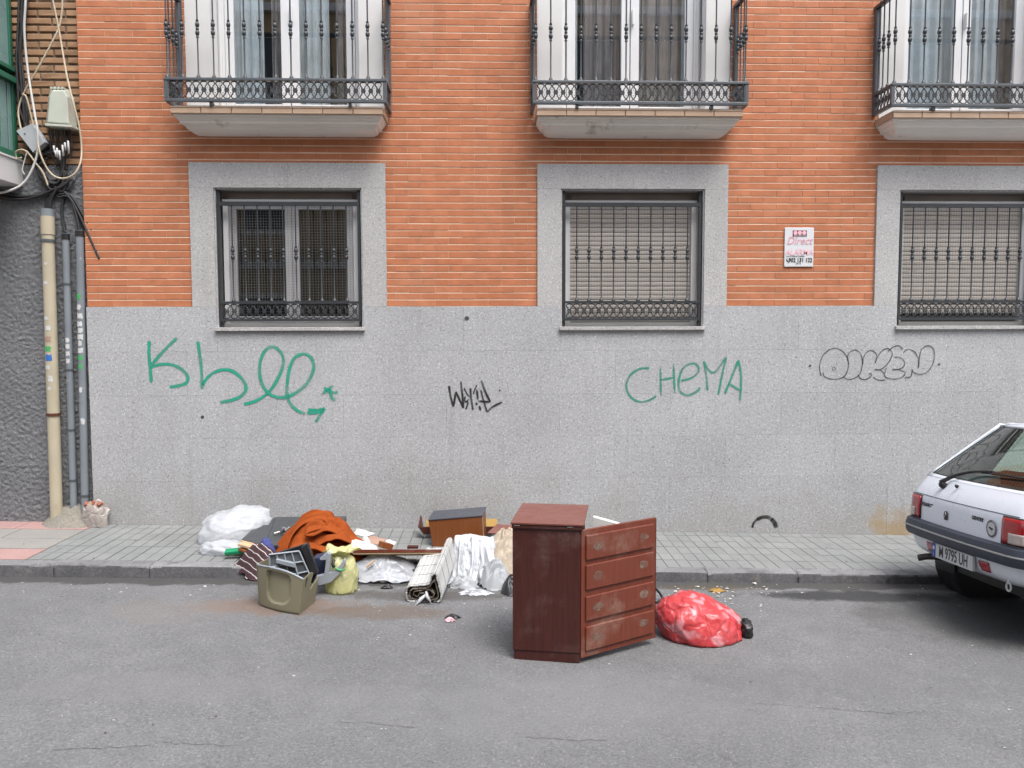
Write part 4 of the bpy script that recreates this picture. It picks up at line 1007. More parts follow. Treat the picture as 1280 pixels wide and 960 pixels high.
bundle('cable_bundle', 'black loops of cable hanging between the grey box and the pipes', [jit([(48,196),(62,188),(76,196),(80,212),(70,226),(54,222),(48,208),(56,198)], 4) for k in range(5)] + [jit([(36,186),(50,215),(66,232),(82,236),(90,220)], 5) for k in range(4)])
bundle('cable_bundle', 'black cables arching out of the cream drainpipe', [[(59+d, 264),(61+d, 250),(68+d, 239-d),(78,236-d),(84,228)] for d in (-3,-1,1,3)] + [jit([(82,292),(80,280),(76,262),(80,244),(80,225)], 1.5) for k in range(2)] + [jit([(99,288),(95,270),(88,252),(80,240)], 1.5) for k in range(2)])
tb = bundle('cable_bundle', 'black cut cables dangling over the orange brick', [[(72,244),(84,241),(96,258),(107,282),(113,300),(122,316),(130,330)], [(70,246),(82,243),(94,262),(104,282),(112,298)], [(74,243),(88,244),(100,262),(110,280),(119,296)], [(72,247),(86,246),(98,266),(108,288),(118,310),(124,323)], [(76,243),(90,250),(102,272),(112,292)]])
for k, (a, q) in enumerate((((128,327),(131.5,333)), ((117.5,293),(121,299)), ((122,320),(125,326)), ((111,296),(114,302)))):
    b = MB(); b.tube([at(*a, NY-.05), at(*q, NY-.05)], .006, 6); build(b, 'bare_end', M['sticker'], tb)

# ---------------------------------------------------------------- alarm sign
p0 = at(980, 333.5, D-.01); p1 = at(1017.5, 284.5, D-.01); sw, sh = p1.x-p0.x, p1.z-p0.z
sg = thing('alarm_sign', 'white enamel alarm company sign screwed to the orange brick', 'sign', (p0.x+sw/2, D, p0.z))
b = MB(); b.box(p0.x, p1.x, D-.014, D-.003, p0.z, p1.z); build(b, 'plate', M['sign'], sg, bevel=.004)
sy = D-.0152
def SX(u, v): return Vector((p0.x+sw*u, sy, p0.z+sh*v))
b = MB(); a, q = SX(.27,.765), SX(.75,.925); b.box(a.x, q.x, sy, sy+.001, a.z, q.z); build(b, 'logo_panel', M['sign_dark'], sg)
for k in range(3):
    b = MB(); p = SX(.36+k*.15, .865); b.lathe([(.0185,0),(.0185,.0012)], 16, Matrix.Translation((p.x, sy-.0002, p.z)) @ Matrix.Rotation(PI/2, 4, 'X')); lo = build(b, 'logo_disc', M['sign_pink'], sg)
def ST(s, u, v, size, m, **k):
    p = SX(u, v); return text(s, size, Matrix.Translation((p.x, sy-.001, p.z)) @ WALLM, m, sg, **k)
ST('SECURITAS', .51, .79, .024, M['sign'], sx=.95)
ST('Direct', .5, .655, .10, M['sign_red'], shear=.3, sx=.9)
ST('ALARMA', .5, .365, .072, M['sign_pink'], sx=.92, bold=.0012, shear=.15)
ST('con conexión a central', .38, .27, .019, M['ink'], sx=.95)
ST('902 131 122', .55, .165, .052, M['ink'], sx=.84, bold=.0014)
ST('24 h', .48, .085, .028, M['iron_light'])
b = MB(); p = SX(.13,.165); b.tube(spline([(p.x-.010, sy-.001, p.z+.018),(p.x-.012, sy-.001, p.z),(p.x+.010, sy-.001, p.z-.018)], 5), .004, 5); build(b, 'phone_mark', M['ink'], sg)

# ---------------------------------------------------------------- house across the street (behind the viewer; it shows in the panes)
op = thing('facing_house', 'ochre house across the street mirrored in the balcony panes', 'building', (0, -4.4, 0))
b = MB(); b.box(-16, 16, -4.9, -4.4, -1.2, 10.0); build(b, 'wall', M['opp_wall'], op)
for z in (3.4, 6.4, 9.4):
    b = MB(); b.box(-16, 16, -4.398, -4.25, z, z+.18); build(b, 'string_course', M['opp_white'], op)
for z in (1.2, 4.3, 7.3):
    for k in range(-4, 5):
        b = MB(); b.box(k*2.6-.5, k*2.6+.5, -4.398, -4.37, z, z+1.5); w_ = build(b, 'window', M['opp_dark'], op)
        b = MB(); b.box(k*2.6-.62, k*2.6+.62, -4.398, -4.34, z-.1, z-.002); b.box(k*2.6-.62, k*2.6+.62, -4.398, -4.34, z+1.502, z+1.62); build(b, 'frame', M['opp_white'], w_)

# ================================================================ DUMPED THINGS
def ico(sub):
    bm = bmesh.new(); bmesh.ops.create_icosphere(bm, subdivisions=sub, radius=1); bm.verts.index_update()
    v = [x.co.copy() for x in bm.verts]; f = [tuple(q.index for q in x.verts) for x in bm.faces]; bm.free(); return v, f
ICO = {k: ico(k) for k in (3, 4, 5)}
def blob(c, rx, ry, h, seed, sub=5, crease=.10, lump=.12, fr=2.6, shift=(0,0), rot=0, power=.8, ground=None, tiltx=0):
    """a filled plastic bag lying on the ground: slumped dome, soft lumps, sharp creases"""
    V, F = ICO[sub]; out = []; cr, sr = math.cos(rot), math.sin(rot)
    for d in V:
        n1 = noise.noise(d*1.3+Vector((seed, 0, 0))); n2 = noise.noise(d*2.7+Vector((0, seed, 0)))
        r = ridge(d.x*fr+seed, d.y*fr, d.z*fr*.8, 3)
        dd = noise.voronoi(Vector((d.x*1.9+.35*n2+seed, d.y*1.9+.35*n1, d.z*1.9+.3*n2)))[0]; cell = math.exp(-(dd[1]-dd[0])*7)
        dd = noise.voronoi(Vector((d.x*4.2+.5*n1+seed*2, d.y*4.2+.5*n2, d.z*4.2)))[0]; cell2 = math.exp(-(dd[1]-dd[0])*7)
        k = 1 + lump*n1 + lump*.5*n2 + crease*(r-.45)*.6 + crease*.30*(cell-.3) + crease*.12*(cell2-.3) + .012*noise.noise(d*17+Vector((seed,0,0)))
        z = (d.z+.42)/1.42
        x, y = d.x*rx*k, d.y*ry*k
        zz = max(0, z)**power*h*k if z > 0 else 0
        spread = 1 + .10*max(0, .25-zz/h)
        x = x*spread + shift[0]*zz/h; y = y*spread + shift[1]*zz/h
        zz *= 1 + tiltx*d.x
        X, Y = c.x + x*cr - y*sr, c.y + x*sr + y*cr
        g_ = ground(X, Y) if ground else c.z
        out.append((X, Y, g_ + max(.001, zz)))
    return MB().add(out, F)
def heap(c, rx, ry, h, seed, fold=.25, fr=3.0, ang=0, aniso=2.2, ground=gz_soft, nu=80, nv=36, edge=.18, flat=1.6, rot=0, peak=(0,0), lift=.012, hem=0):
    """cloth or film dropped in a heap: folds run along ang, the hem is ragged and touches the ground"""
    ca, sa = math.cos(ang), math.sin(ang); cr, sr = math.cos(rot), math.sin(rot)
    def fn(u, v):
        q = 2*PI*u; e = 1 + edge*ns(math.cos(q)*1.7+seed, math.sin(q)*1.7) + edge*.6*ns(math.cos(q)*4.5, math.sin(q)*4.5+seed)
        r = v; x, y = r*math.cos(q)*e, r*math.sin(q)*e
        lx, ly = x*ca+y*sa, -x*sa+y*ca
        wx = .35*ns(lx*1.5+seed, ly*1.5, 2); wy = .35*ns(lx*1.5, ly*1.5+seed, 5)
        f = ridge((lx+wx)*fr/aniso+seed, (ly+wy)*fr, seed*.37, 3)
        px, py = x-peak[0], y-peak[1]
        prof = max(0, 1-(px*px+py*py)**(flat/2)) if True else 0
        big = .5+.5*ns(x*1.4+seed*2, y*1.4, 1)
        z = h*(prof*(.72+.5*big) + fold*(f-.35)*(1-r**4)*(.4+prof))
        if hem: z += hem*(f-.3)*r**3
        x2, y2 = x*rx+.02*(f-.5)*sa, y*ry-.02*(f-.5)*ca
        X, Y = c.x + x2*cr - y2*sr, c.y + x2*sr + y2*cr
        return (X, Y, ground(X, Y) + max(.0, z) + (lift*(1-v**6) if v < 1 else .0015))
    return MB().grid(fn, nu, nv, closed_u=True)
def soft(name, mb, m, label, cat, group=None, sub=0, solid=0):
    return tag(build(mb, name, m, smooth=True, sub=sub, solid=solid), label, cat, group)
ONP = lambda x, y: gz_pave(x)+.001
ONR = lambda x, y: gz_road(x)+.002

# --- plastic bags
p = PP(291, 676)
soft('rubbish_bag', blob(p, .30, .24, .275, 3.1, 5, .16, .07, 1.5, (.05, .06), ground=ONP, tiltx=.12), M['white_bag'], 'large white translucent rubbish bag slumped on the pavement at the left end of the heap', 'rubbish bag')
p = PP(283, 692)
soft('carrier_bag', blob(p, .20, .085, .10, 8.4, 4, .22, .2, 2.6, ground=ONP), M['white_bag'], 'small flat white carrier bag in front of the large white bag', 'plastic bag')
tp = PP(293, 688)
pk = thing('food_packet', 'green and mustard wrapper sticking out of the small white bag', 'packet', tuple(tp))
for k, (m, z0, dy, w_, h_) in enumerate((('green_pack', .062, .0, .155, .034), ('yellow_pack', .026, -.035, .135, .030))):
    A = PP(294+k*1.5, 689, z0); Mx = Matrix.Translation((A.x, A.y+dy, gz_pave(A.x)+z0)) @ Matrix.Rotation(.12-.04*k, 4, 'Z') @ Matrix.Rotation(-.08, 4, 'Y') @ Matrix.Rotation(.25, 4, 'X')
    b = MB(); b.obox(Mx, w_, .06, h_); build(b, 'wrapper', M[m], pk, bevel=.008)
b = MB(); A = PP(306, 688, .05); b.tube([A, A+Vector((.03,.01,0))], .032, 10); build(b, 'dark_end', M['black'], pk, smooth=50)

# --- dark grey board leaning behind the heap
gbp = thing('grey_board', 'large dark grey board with a sloping left end lying behind the orange cloth', 'board', tuple(PP(360, 684)))
top = [at(302,674,6.36), at(331,681.5,6.30), at(420,682,6.30), at(428,660,6.86), at(433,645,7.02), at(345,646,7.02)]
mid = [at(331,681.5,6.30), at(312,664,6.62), at(345,646,7.02)]
b = MB(); b.prism([top[i] for i in (1,2,4,5)], (0,.012,-.045)); build(b, 'panel', M['grey_board'], gbp, bevel=.003, fix=True)
b = MB(); b.prism([top[0]+Vector((0,0,-.002)), top[1]+Vector((-.002,0,-.002)), top[5]+Vector((-.002,0,-.002)), at(318,659,6.75)], (0,.012,-.043)); build(b, 'bevel_end', M['grey_board'], gbp, fix=True)
b = MB(); b.prism([at(301,676,6.34), at(331,683.5,6.28), at(331,686,6.28), at(301,678.5,6.34)], (.01,.08,0)); build(b, 'raw_edge', M['raw_wood'], gbp, fix=True)
b = MB(); b.prism([at(331,684,6.285), at(420,684,6.285), at(420,690,6.285), at(331,690,6.285)], (0,.05,0)); build(b, 'gap_shade', M['black'], gbp, fix=True)  # black strip standing in for the shaded gap under the board
hp = at(356, 664, 6.58)
for (a, q, m) in (((343,668),(350,666),'chrome'), ((351,668),(358,663),'black'), ((357,665),(363,660),'chrome'), ((354,661),(361,664),'blue_grey')):
    b = MB(); A = at(*a, 6.52); B = at(*q, 6.55); b.tube([A+Vector((0,-.012,.01)), B+Vector((0,-.012,.01))], .010, 6); build(b, 'broken_handle', M[m], gbp, smooth=60)
# offcuts under the board
for k, (pts, lab) in enumerate((([(305,680),(330,687)], 'upper brown timber offcut poking from under the grey board'), ([(307,686),(326,693)], 'lower brown timber offcut just above the striped jumper'))):
    A, B = at(*pts[0], 6.30-.02*k), at(*pts[1], 6.24-.02*k); ax = (B-A); L = ax.length
    X_ = ax.normalized(); Z_ = Vector((0,0,1)); Y_ = Z_.cross(X_).normalized(); Z_ = X_.cross(Y_)
    Mx = Matrix((X_, Y_, Z_)).transposed().to_4x4(); Mx.translation = (A+B)/2+Vector((0,.10,0))
    b = MB(); b.obox(Mx, L, .26, .020); tag(build(b, 'timber_offcut', M['brown_wood' if k else 'raw_wood'], bevel=.003), lab, 'timber', 'timber offcuts')

# --- cloth
p = PP(398, 690)
oc = thing('orange_cloth', 'rust orange cloth thrown in folds on the grey board', 'cloth', tuple(p))
b = heap(Vector((p.x+.045, 6.35, 0)), .39, .25, .295, 2.3, .26, 2.6, .5, 1.6, lambda x, y: gz_soft(x, y)+.03, 110, 46, .16, 1.7, peak=(-.02,.15))
build(b, 'spread_cloth', M['orange_cloth'], oc, smooth=True)
# the turned over loop on the top of the cloth
def fold(pts, wd, th, seed, name, m, par, wob=.02):
    P = spline([at(*q) for q in pts], 10); n = len(P); b = MB()
    def fn(u, v):
        i = min(n-1, round(v*(n-1))); p_ = P[i]; s = (u-.5)
        k = .6+.4*math.sin(PI*min(1, max(0, .12+v*.88)))
        return (p_.x + wob*ns(u*3+seed, v*4), p_.y + s*wd*k + wob*ns(u*2, v*5+seed), p_.z + .5*wob*ns(u*4, v*6, seed) - .10*wd*(2*s)**2)
    b.grid(fn, 14, n-1); return build(b, name, m, par, smooth=True, solid=th)
fold([(360,686,6.25),(365,672,6.3),(371,659,6.36),(382,647,6.42),(397,641,6.45),(409,640.5,6.45),(413,645,6.42),(411,650,6.38),(402,651,6.36),(390,655,6.34),(386,659,6.32),(396,660,6.30),(408,655,6.30),(418,657,6.30),(430,664,6.30)], .30, .010, 3, 'folded_flap', M['orange_cloth'], oc)
fold([(398,676,6.22),(412,668,6.24),(428,666,6.26),(440,672,6.26),(452,680,6.25),(466,687,6.24)], .22, .010, 7, 'folded_flap', M['orange_cloth'], oc, .03)
fold([(355,694,6.10),(365,684,6.16),(380,679,6.18),(398,682,6.16),(414,690,6.1)], .18, .010, 12, 'folded_flap', M['orange_cloth'], oc, .03)
p = PP(327, 699)
soft('striped_jumper', heap(Vector((p.x+.02, 6.16, 0)), .17, .15, .13, 5.5, .5, 2.2, 1.2, 2.4, gz_soft, 64, 26, .2, 1.8), M['striped'], 'burgundy jumper with pale stripes slumped over the kerb', 'jumper')
p = PP(345, 690)
soft('blue_cloth', heap(Vector((p.x, 6.20, 0)), .10, .09, .155, 9.1, .3, 2.4, .4, 2, gz_soft, 40, 16, .2, 1.8), M['blue_cloth'], 'scrap of blue cloth between the striped jumper and the orange cloth', 'cloth')
p = RP(319, 722)
soft('white_rag', heap(Vector((p.x+.03, p.y+.12, 0)), .09, .10, .11, 4.4, .5, 2.4, .9, 2, gz_soft, 40, 16, .25, 1.6), M['white_cloth'], 'small white rag under the striped jumper against the kerb', 'rag')

# --- olive plastic bin with its contents
P0, P1, P2 = RP(324, 757), RP(374, 769), RP(393, 753); P3 = P0+(P2-P1)
ob = thing('plastic_bin', 'broken olive beige plastic bin with a scooped front standing in the gutter', 'bin', tuple((P0+P1+P2+P3)/4))
H0, H1, H2 = at(322.5,704,P0.y+.01).z-P0.z, at(380,722,P1.y+.03).z-P1.z, at(398,715,P2.y+.02).z-P2.z
T0, T1, T2 = P0+Vector((-.008,-.02,H0)), P1+Vector((.035,-.01,H1)), P2+Vector((.035,.02,H2)); T3 = P3+Vector((-.01,.03,H0*.94))
def bil(a, b_, c, d, u, v): return (a*(1-u)+b_*u)*(1-v)+(d*(1-u)+c*u)*v
nrm = (P1-P0).cross(Vector((0,0,1))).normalized()
def front(u, v):
    q = bil(P0, P1, T1, T0, u, v); q = q + nrm*(.022*math.sin(PI*u)) + Vector((0,0,(.028*math.sin(PI*u**1.3))*v))
    # scoop: a rounded recess opening to the top, deeper at its upper edge
    du = (u-.52)/.27; dv = (v-.60)/.42
    k = max(0, min(1, (1-(abs(du)**3.2+abs(dv)**3.2))*6)) if v < .93 else 0
    q = q - nrm*.026*k*(.35+.65*max(0, (v-.2)/.72))
    if v < .06: q = q - nrm*.012*(1-v/.06)**2
    if u < .05: q = q - nrm*.02*(1-u/.05)**2
    return q
b = MB(); b.grid(front, 48, 40); fw = build(b, 'front_wall', M['olive'], ob, smooth=40, solid=.006)
side_top = [(0,1),(.06,.985),(.13,1.03),(.24,1.06),(.38,1.10),(.52,1.10),(.60,1.06),(.52,.80),(.50,.62),(.56,.55),(.68,.66),(.82,.72),(1.0,.84),(1.06,.86),(.95,.70),(1.04,.70),(.97,.56),(1.03,.52)]
poly = [P1+(P2-P1)*0, P1+(P2-P1)*1.0] + [bil(P1, P2, T2, T1, u, v) for u, v in side_top[::-1]]
sn = (P2-P1).cross(Vector((0,0,1))).normalized()
b = MB(); b.prism(poly, -sn*.007); build(b, 'broken_side', M['olive'], ob, fix=True)
b = MB(); q = [bil(P1,P2,T2,T1,u,v)+sn*.003 for u, v in ((.17,.98),(.26,1.0),(.17,.74))]; b.prism(q, -sn*.004); build(b, 'slot', M['black'], ob, fix=True)
b = MB(); b.prism([P3, P0, T0, T3], Vector((.006,0,0))); build(b, 'left_wall', M['olive'], ob, fix=True)
b = MB(); b.prism([P2, P3, bil(P3,P2,T2,T3,0,.7), bil(P2,P3,T3,T2,0,.55)], Vector((0,-.006,0))); build(b, 'back_wall', M['olive'], ob, fix=True)
b = MB(); b.prism([P0+Vector((.01,.0,.004)), P1+Vector((-.005,.01,.004)), P2+Vector((-.01,0,.004)), P3+Vector((.01,-.005,.004))], (0,0,.006)); build(b, 'bottom', M['olive_dark'], ob, fix=True)
b = MB()                                    # rolled rim
b.tube([front(i/20, 1)+Vector((0,0,.002)) for i in range(21)], .0062, 6); build(b, 'rim', M['blue_grey'], ob, smooth=60)
Yg = (P0.y+P3.y)/2
tr = thing('moulded_tray', 'black tray with a grey moulded grid stuck upright in the olive bin', 'tray', tuple(at(365, 720, Yg)))
TA = [at(337,693,Yg-.06), at(374,688.5,Yg-.08), at(389,722,Yg-.05), at(352,742,Yg-.04), at(337,735,Yg-.04)]
b = MB(); b.prism([at(347,691,Yg+.02), at(384,679.5,Yg+.0), at(397,716,Yg+.03), at(388,735,Yg+.04), at(350,742,Yg+.03)], (0,.035,0)); build(b, 'tray_back', M['black'], tr, bevel=.004, fix=True)
b = MB(); b.prism([at(376,685,Yg-.06), at(384,679.5,Yg-.05), at(397,716,Yg-.03), at(389.5,720,Yg-.04)], (0,.05,0)); build(b, 'tray_flange', M['black'], tr, bevel=.003, fix=True)
b = MB(); b.prism(TA, (0,.008,0)); build(b, 'grid_plate', M['grid_grey'], tr, fix=True)
for k in range(5):
    u = k/4; A = TA[0].lerp(TA[1], u); B = at(337+52*u+1, 736, Yg-.05) if k < 4 else TA[2]
    b = MB(); b.tube([A+Vector((0,-.006,0)), B+Vector((0,-.006,0))], .0065, 4); build(b, 'grid_rib', M['blue_grey'], tr)
for v in (0, .38, .75):
    A = TA[0].lerp(TA[4], v); B = TA[1].lerp(TA[2], v); b = MB(); b.tube([A+Vector((0,-.008,0)), B+Vector((0,-.008,0))], .0065, 4); build(b, 'grid_rib', M['blue_grey'], tr)
b = MB(); b.prism([at(345,699,Yg-.09), at(367,704,Yg-.10), at(368,710,Yg-.10), at(345,704,Yg-.09)], (0,.03,0)); build(b, 'grip_bar', M['blue_grey'], tr, bevel=.003, fix=True)
b = MB(); b.prism([at(391,698,5.74), at(405,696,5.74), at(407,719,5.74), at(398,722,5.74)], (0,.12,0)); tag(build(b, 'navy_case', M['navy'], bevel=.005, fix=True), 'navy blue plastic case wedged between the bin and the yellow bag', 'case')
b = MB(); b.prism([at(a, q, 5.66) for a, q in ((399,699),(406,693),(409,690.5),(413,693),(411.5,716),(417,714.5),(424,708),(430,699),(432,703),(426,716),(414,728),(400,732),(395,731),(395,721),(405,718.5),(407.5,700),(401,700.5))], (0,.05,0))
tag(build(b, 'plastic_bracket', M['blue_grey'], bevel=.004, fix=True), 'curved blue grey plastic bracket leaning on the yellow bag', 'bracket')

# --- yellow bag with tied top
p = RP(424, 744)
yb = thing('yellow_bag', 'pale yellow plastic bag tied at the top standing in the gutter beside the bin', 'rubbish bag', tuple(p))
p.y += .10
build(blob(p, .118, .11, .265, 6.6, 5, .13, .10, 2.2, (.005, .02), power=.62, ground=ONR), 'bag_body', M['yellow_bag'], yb, smooth=True)
def ruff(u, v):
    q = 2*PI*u; k = v
    r = .040+.075*k*(1+.35*math.sin(q*5+1.3)+.25*ns(math.cos(q)*3, math.sin(q)*3, 2)) - .02*math.sin(PI*k)
    z = .235+.115*k*(1+.30*ns(math.cos(q)*2.3, math.sin(q)*2.3, 7)) - .045*k*k
    return (p.x+.003+r*math.cos(q), p.y+.01+r*.8*math.sin(q), p.z+z+.010*math.sin(q*9+k*4)*k)
b = MB(); b.grid(ruff, 72, 14, closed_u=True); build(b, 'tied_top', M['yellow_bag'], yb, smooth=True, solid=.002)
b = MB(); b.tube(spline([at(416,704,p.y-.11), at(419,710,p.y-.125), at(426,713,p.y-.125), at(431,711,p.y-.12)], 6), .006, 6); build(b, 'tie', M['green_sticker'], yb, smooth=True)
b = MB(); b.tube(spline([at(417,700,p.y-.10), at(416,706,p.y-.12), at(418,709,p.y-.12)], 5), .012, 6); build(b, 'tie_knot', M['black'], yb, smooth=True)

# --- long red plank bridging the kerb, papers on the pavement
A, B = at(440, 691, 6.05), at(562, 690.5, 6.02); b = MB()
d_ = Vector((.02, .28, -.092))
b.hexa([A, B, B+d_, A+d_, A+Vector((0,0,.026)), B+Vector((0,0,.024)), B+d_+Vector((0,0,.024)), A+d_+Vector((0,0,.026))])
pl = thing('red_plank', 'long thin reddish veneered plank lying across the kerb', 'plank', tuple(A))
build(b, 'board', M['door_wood'], pl, bevel=.002)
b = MB(); o_ = Vector((.004,.004,-.0125)); b.hexa([A+o_, B+o_, B+d_+o_, A+d_+o_, A+o_+Vector((0,0,.012)), B+o_+Vector((0,0,.012)), B+d_+o_+Vector((0,0,.012)), A+d_+o_+Vector((0,0,.012))]); build(b, 'pale_underside', M['raw_wood'], pl)
b = MB(); q = at(517, 685.5, 6.12); b.box(q.x-.05, q.x+.035, q.y, q.y+.04, q.z-.004, q.z+.016); tag(build(b, 'wood_splinter', M['red_wood'], bevel=.003), 'dark splinter of wood lying on the long red plank', 'splinter')
def sheet(name, pts, Y, th, m, label, cat, curl=.0):
    """a small sheet through corner sight points at the given depths"""
    c = [at(a, q, y) for (a, q), y in zip(pts, Y)]; b = MB()
    b.grid(lambda u, v: bil(c[0], c[1], c[2], c[3], u, v)+Vector((0,0,curl*math.sin(PI*u)*math.sin(PI*v*.9+.1)+.006*ns(u*4+c[0].x, v*4))), 12, 8)
    return tag(build(b, name, m, smooth=True, solid=th), label, cat)
sheet('paper_sheet', [(441,668),(458,671),(469,667),(446,660.5)], (6.6,6.55,6.68,6.85), .002, M['white_paper'], 'white sheet of paper on the pavement behind the orange cloth', 'paper', .02)
sheet('cardboard_sheet', [(452,677),(472,681),(484,675),(462,668.5)], (6.4,6.36,6.5,6.68), .005, M['cardboard'], 'pinkish flat piece of cardboard behind the long red plank', 'cardboard', .008)
sheet('paper_sheet', [(479,681),(487,687),(496,678),(482,675)], (6.30,6.22,6.34,6.45), .002, M['white_paper'], 'crumpled white paper at the middle of the long red plank', 'paper', .03)
sheet('paper_sheet', [(444,689),(474,688.5),(470,682),(443,674)], (6.08,6.08,6.16,6.2), .004, M['white_paper'], 'white triangular sheet standing up at the left end of the red plank', 'paper', .015)
sheet('paper_sheet', [(437,691),(441,691),(446,677),(440,675)], (6.04,6.04,6.1,6.1), .004, M['white_paper'], 'narrow white sheet curled beside the yellow bag', 'paper', .01)
b = MB(); A = at(478, 688, 6.10); Mx = Matrix.Translation(A+Vector((.02,.05,.025))) @ Matrix.Rotation(.6, 4, 'Z') @ Matrix.Rotation(.35, 4, 'Y'); b.obox(Mx, .10, .06, .045)
bxr = tag(build(b, 'small_box', M['brown_wood'], bevel=.003), 'small brown carton on the red plank', 'box')
p = RP(480, 727)
soft('plastic_film', heap(Vector((p.x-.01, p.y+.09, 0)), .25, .15, .085, 13.2, .55, 2.6, .15, 2.6, gz_soft, 90, 34, .28, 1.6, hem=.02), M['sheet'], 'crumpled white plastic film spread in the gutter between the yellow bag and the roller blind', 'plastic film')
p = RP(452, 716)
soft('paper_wrapper', heap(Vector((p.x+.01, p.y+.15, 0)), .10, .09, .13, 15.8, .4, 2.2, 1.1, 2.2, gz_soft, 40, 18, .2, 1.5), M['white_paper'], 'pale wrapper standing against the kerb right of the yellow bag', 'wrapper')
b = MB(); b.tube([at(458,709,6.02), at(468,701,6.03)], .009, 5); b2 = build(b, 'wood_stick', M['raw_wood']); tag(b2, 'short pale stick leaning on the kerb beside the pale wrapper', 'stick')
p = RP(489, 703); soft('crumpled_paper', blob(Vector((p.x, 6.0, 0)), .035, .03, .04, 2.2, 3, .3, .2, 2, ground=lambda x, y: gz_road(x)), M['white_paper'], 'small white ball of paper under the long red plank', 'paper')

# --- brown box with a slate top, red tray behind it
q = PP(570, 684); Yb = q.y
A0, B0 = at(541, 684, Yb), at(604, 682, Yb-.02); A1, B1 = at(535.5, 651, Yb), at(602.5, 645.5, Yb-.02)
bk = Vector((.03, .33, 0)); bb_ = thing('wooden_box', 'small orange brown wooden box with a slate grey top on the pavement', 'box', tuple((A0+B0)/2))
b = MB(); b.hexa([A0, B0, B0+bk, A0+bk, A1, B1, B1+bk, A1+bk]); build(b, 'carcass', M['brown_wood'], bb_, bevel=.004, fix=True)
b = MB(); u_ = Vector((0,0,.010)); e1 = Vector((-.006,-.006,.0015)); e2 = Vector((.008,-.006,.0015))
b.hexa([A1+e1, B1+e2, B1+bk+e2, A1+bk+e1, A1+e1+u_, B1+e2+u_, B1+bk+e2+u_, A1+bk+e1+u_]); build(b, 'top_panel', M['slate_top'], bb_, bevel=.002, fix=True)
b = MB(); s_ = Vector((.0035, .004, 0)); b.prism([B0+s_, B0+s_+Vector((0,.02,0)), B1+s_+Vector((0,.02,-.004)), B1+s_+Vector((0,0,-.004))], (.004,0,0)); build(b, 'raw_edge', M['raw_wood'], bb_, fix=True)
tA, tB = at(522.5, 668, 6.95), at(622, 668, 6.98)
ty = thing('red_tray', 'dark red shallow tray with a yellow lining tilted behind the brown box', 'tray', tuple(tA))
b = MB(); h_ = Vector((0,0,.070)); dep = Vector((.0,.24,.045))
b.prism([tA+Vector((.05,0,0)), tB, tB+h_, tA+h_*.95], (0,.012,0)); build(b, 'tray_side', M['red_wood'], ty, bevel=.003, fix=True)
b = MB(); b.prism([tA+h_*.95, tA+h_*.95+dep, tA+dep, tA+Vector((.05,0,0))], (.012,0,0)); build(b, 'tray_side', M['red_wood'], ty, fix=True)
b = MB(); b.prism([tA+Vector((.06,.013,.03)), tB+Vector((0,.013,.03)), tB+dep+Vector((0,0,.03)), tA+dep+Vector((.06,0,.03))], (0,0,.008)); build(b, 'lining', M['yellow_card'], ty, fix=True)
b = MB(); b.prism([at(609,666,6.72), at(621,655,6.95), at(660,657,6.98), at(660,670,6.74)], (0,.02,-.015)); tag(build(b, 'maroon_panel', M['top_wood'], bevel=.002, fix=True), 'flat maroon panel lying behind the beige blanket beside the cabinet', 'panel')
p = PP(532, 685); soft('plastic_bottle', blob(Vector((at(535,686,6.3).x, 6.3, 0)), .03, .028, .10, 7.7, 3, .15, .1, 2, power=.5, ground=ONP), M['white_bag'], 'small crushed clear bottle beside the brown box', 'bottle')

# --- white bedding, satin, beige blanket
p = RP(593, 726)
def drape(x0, x1, Ytop, Yedge, h, seed, fl, amp=.05, back=.25, nu=110, nv=44, hemj=.03, ztop=.0, sag=.04):
    """cloth lying over something, then hanging to the ground in upright folds"""
    def fn(u, v):
        x = x0+(x1-x0)*u; endf = min(1, u/.12, (1-u)/.12); endf = endf*endf*(3-2*endf)
        f = .55*math.sin(u*fl*2*PI+seed+1.4*ns(u*3, seed))+.45*ns(u*fl*1.7, seed, v*.6)*2
        hh = h*(.80+.20*endf)*(1+.10*ns(u*4, seed*2)) - sag*abs(ns(u*3+5, seed))
        if v < .38:
            t = v/.38; Y = Ytop+back*(1-t); z = hh*(.72+.28*math.sin(t*PI/2)) + .060*ns(u*5, t*3, seed) + .045*(ridge(u*5, t*3, seed)-.5) + .014*f*t
            z *= (.35+.65*endf)
        else:
            t = (v-.38)/.62; Y = Ytop+(Yedge-Ytop)*(t**.75); z = hh*(1-t**1.5)*(.35+.65*endf)
            Y -= amp*f*min(1, t*1.8) + .06*(ridge(u*6+seed, t*2.5, 3)-.5); x += .03*ns(u*fl*2, t*2, seed)*t; z += .02*ns(u*9, t*5, seed)*(1-t)
        g_ = gz_soft(x, Y, .10) if v < .38 else gz_road(x)*1.0 + (gz_soft(x, Y, .10)-gz_road(x))*(1-min(1, (v-.38)/.3))
        return (x, Y+hemj*ns(u*7, seed)*v, g_+max(.004, z))
    return MB().grid(fn, nu, nv)
xa, xb = at(560, 700, 6.0).x, at(634, 700, 6.0).x
bd = thing('white_bedding', 'white cotton bedding draped over the kerb right of the roller blind', 'bedding', ((xa+xb)/2, 6.0, 0))
build(drape(xa, xb-.03, 6.24, 5.98, .195, 2.4, 2.5, .055), 'sheet', M['white_cloth'], bd, smooth=True, solid=.004)
build(drape(xa+.06, xb-.16, 6.19, 5.95, .205, 8.8, 1.8, .06, back=.12, sag=.10), 'sheet', M['white_cloth'], bd, smooth=True, solid=.004)
soft('satin_cloth', heap(Vector((at(619,718,5.9).x, 5.97, 0)), .13, .16, .14, 31.7, .45, 2.6, 1.0, 2.6, gz_soft, 64, 28, .15, 2.0), M['grey_cloth'], 'silver grey satin cloth under the white bedding', 'cloth')
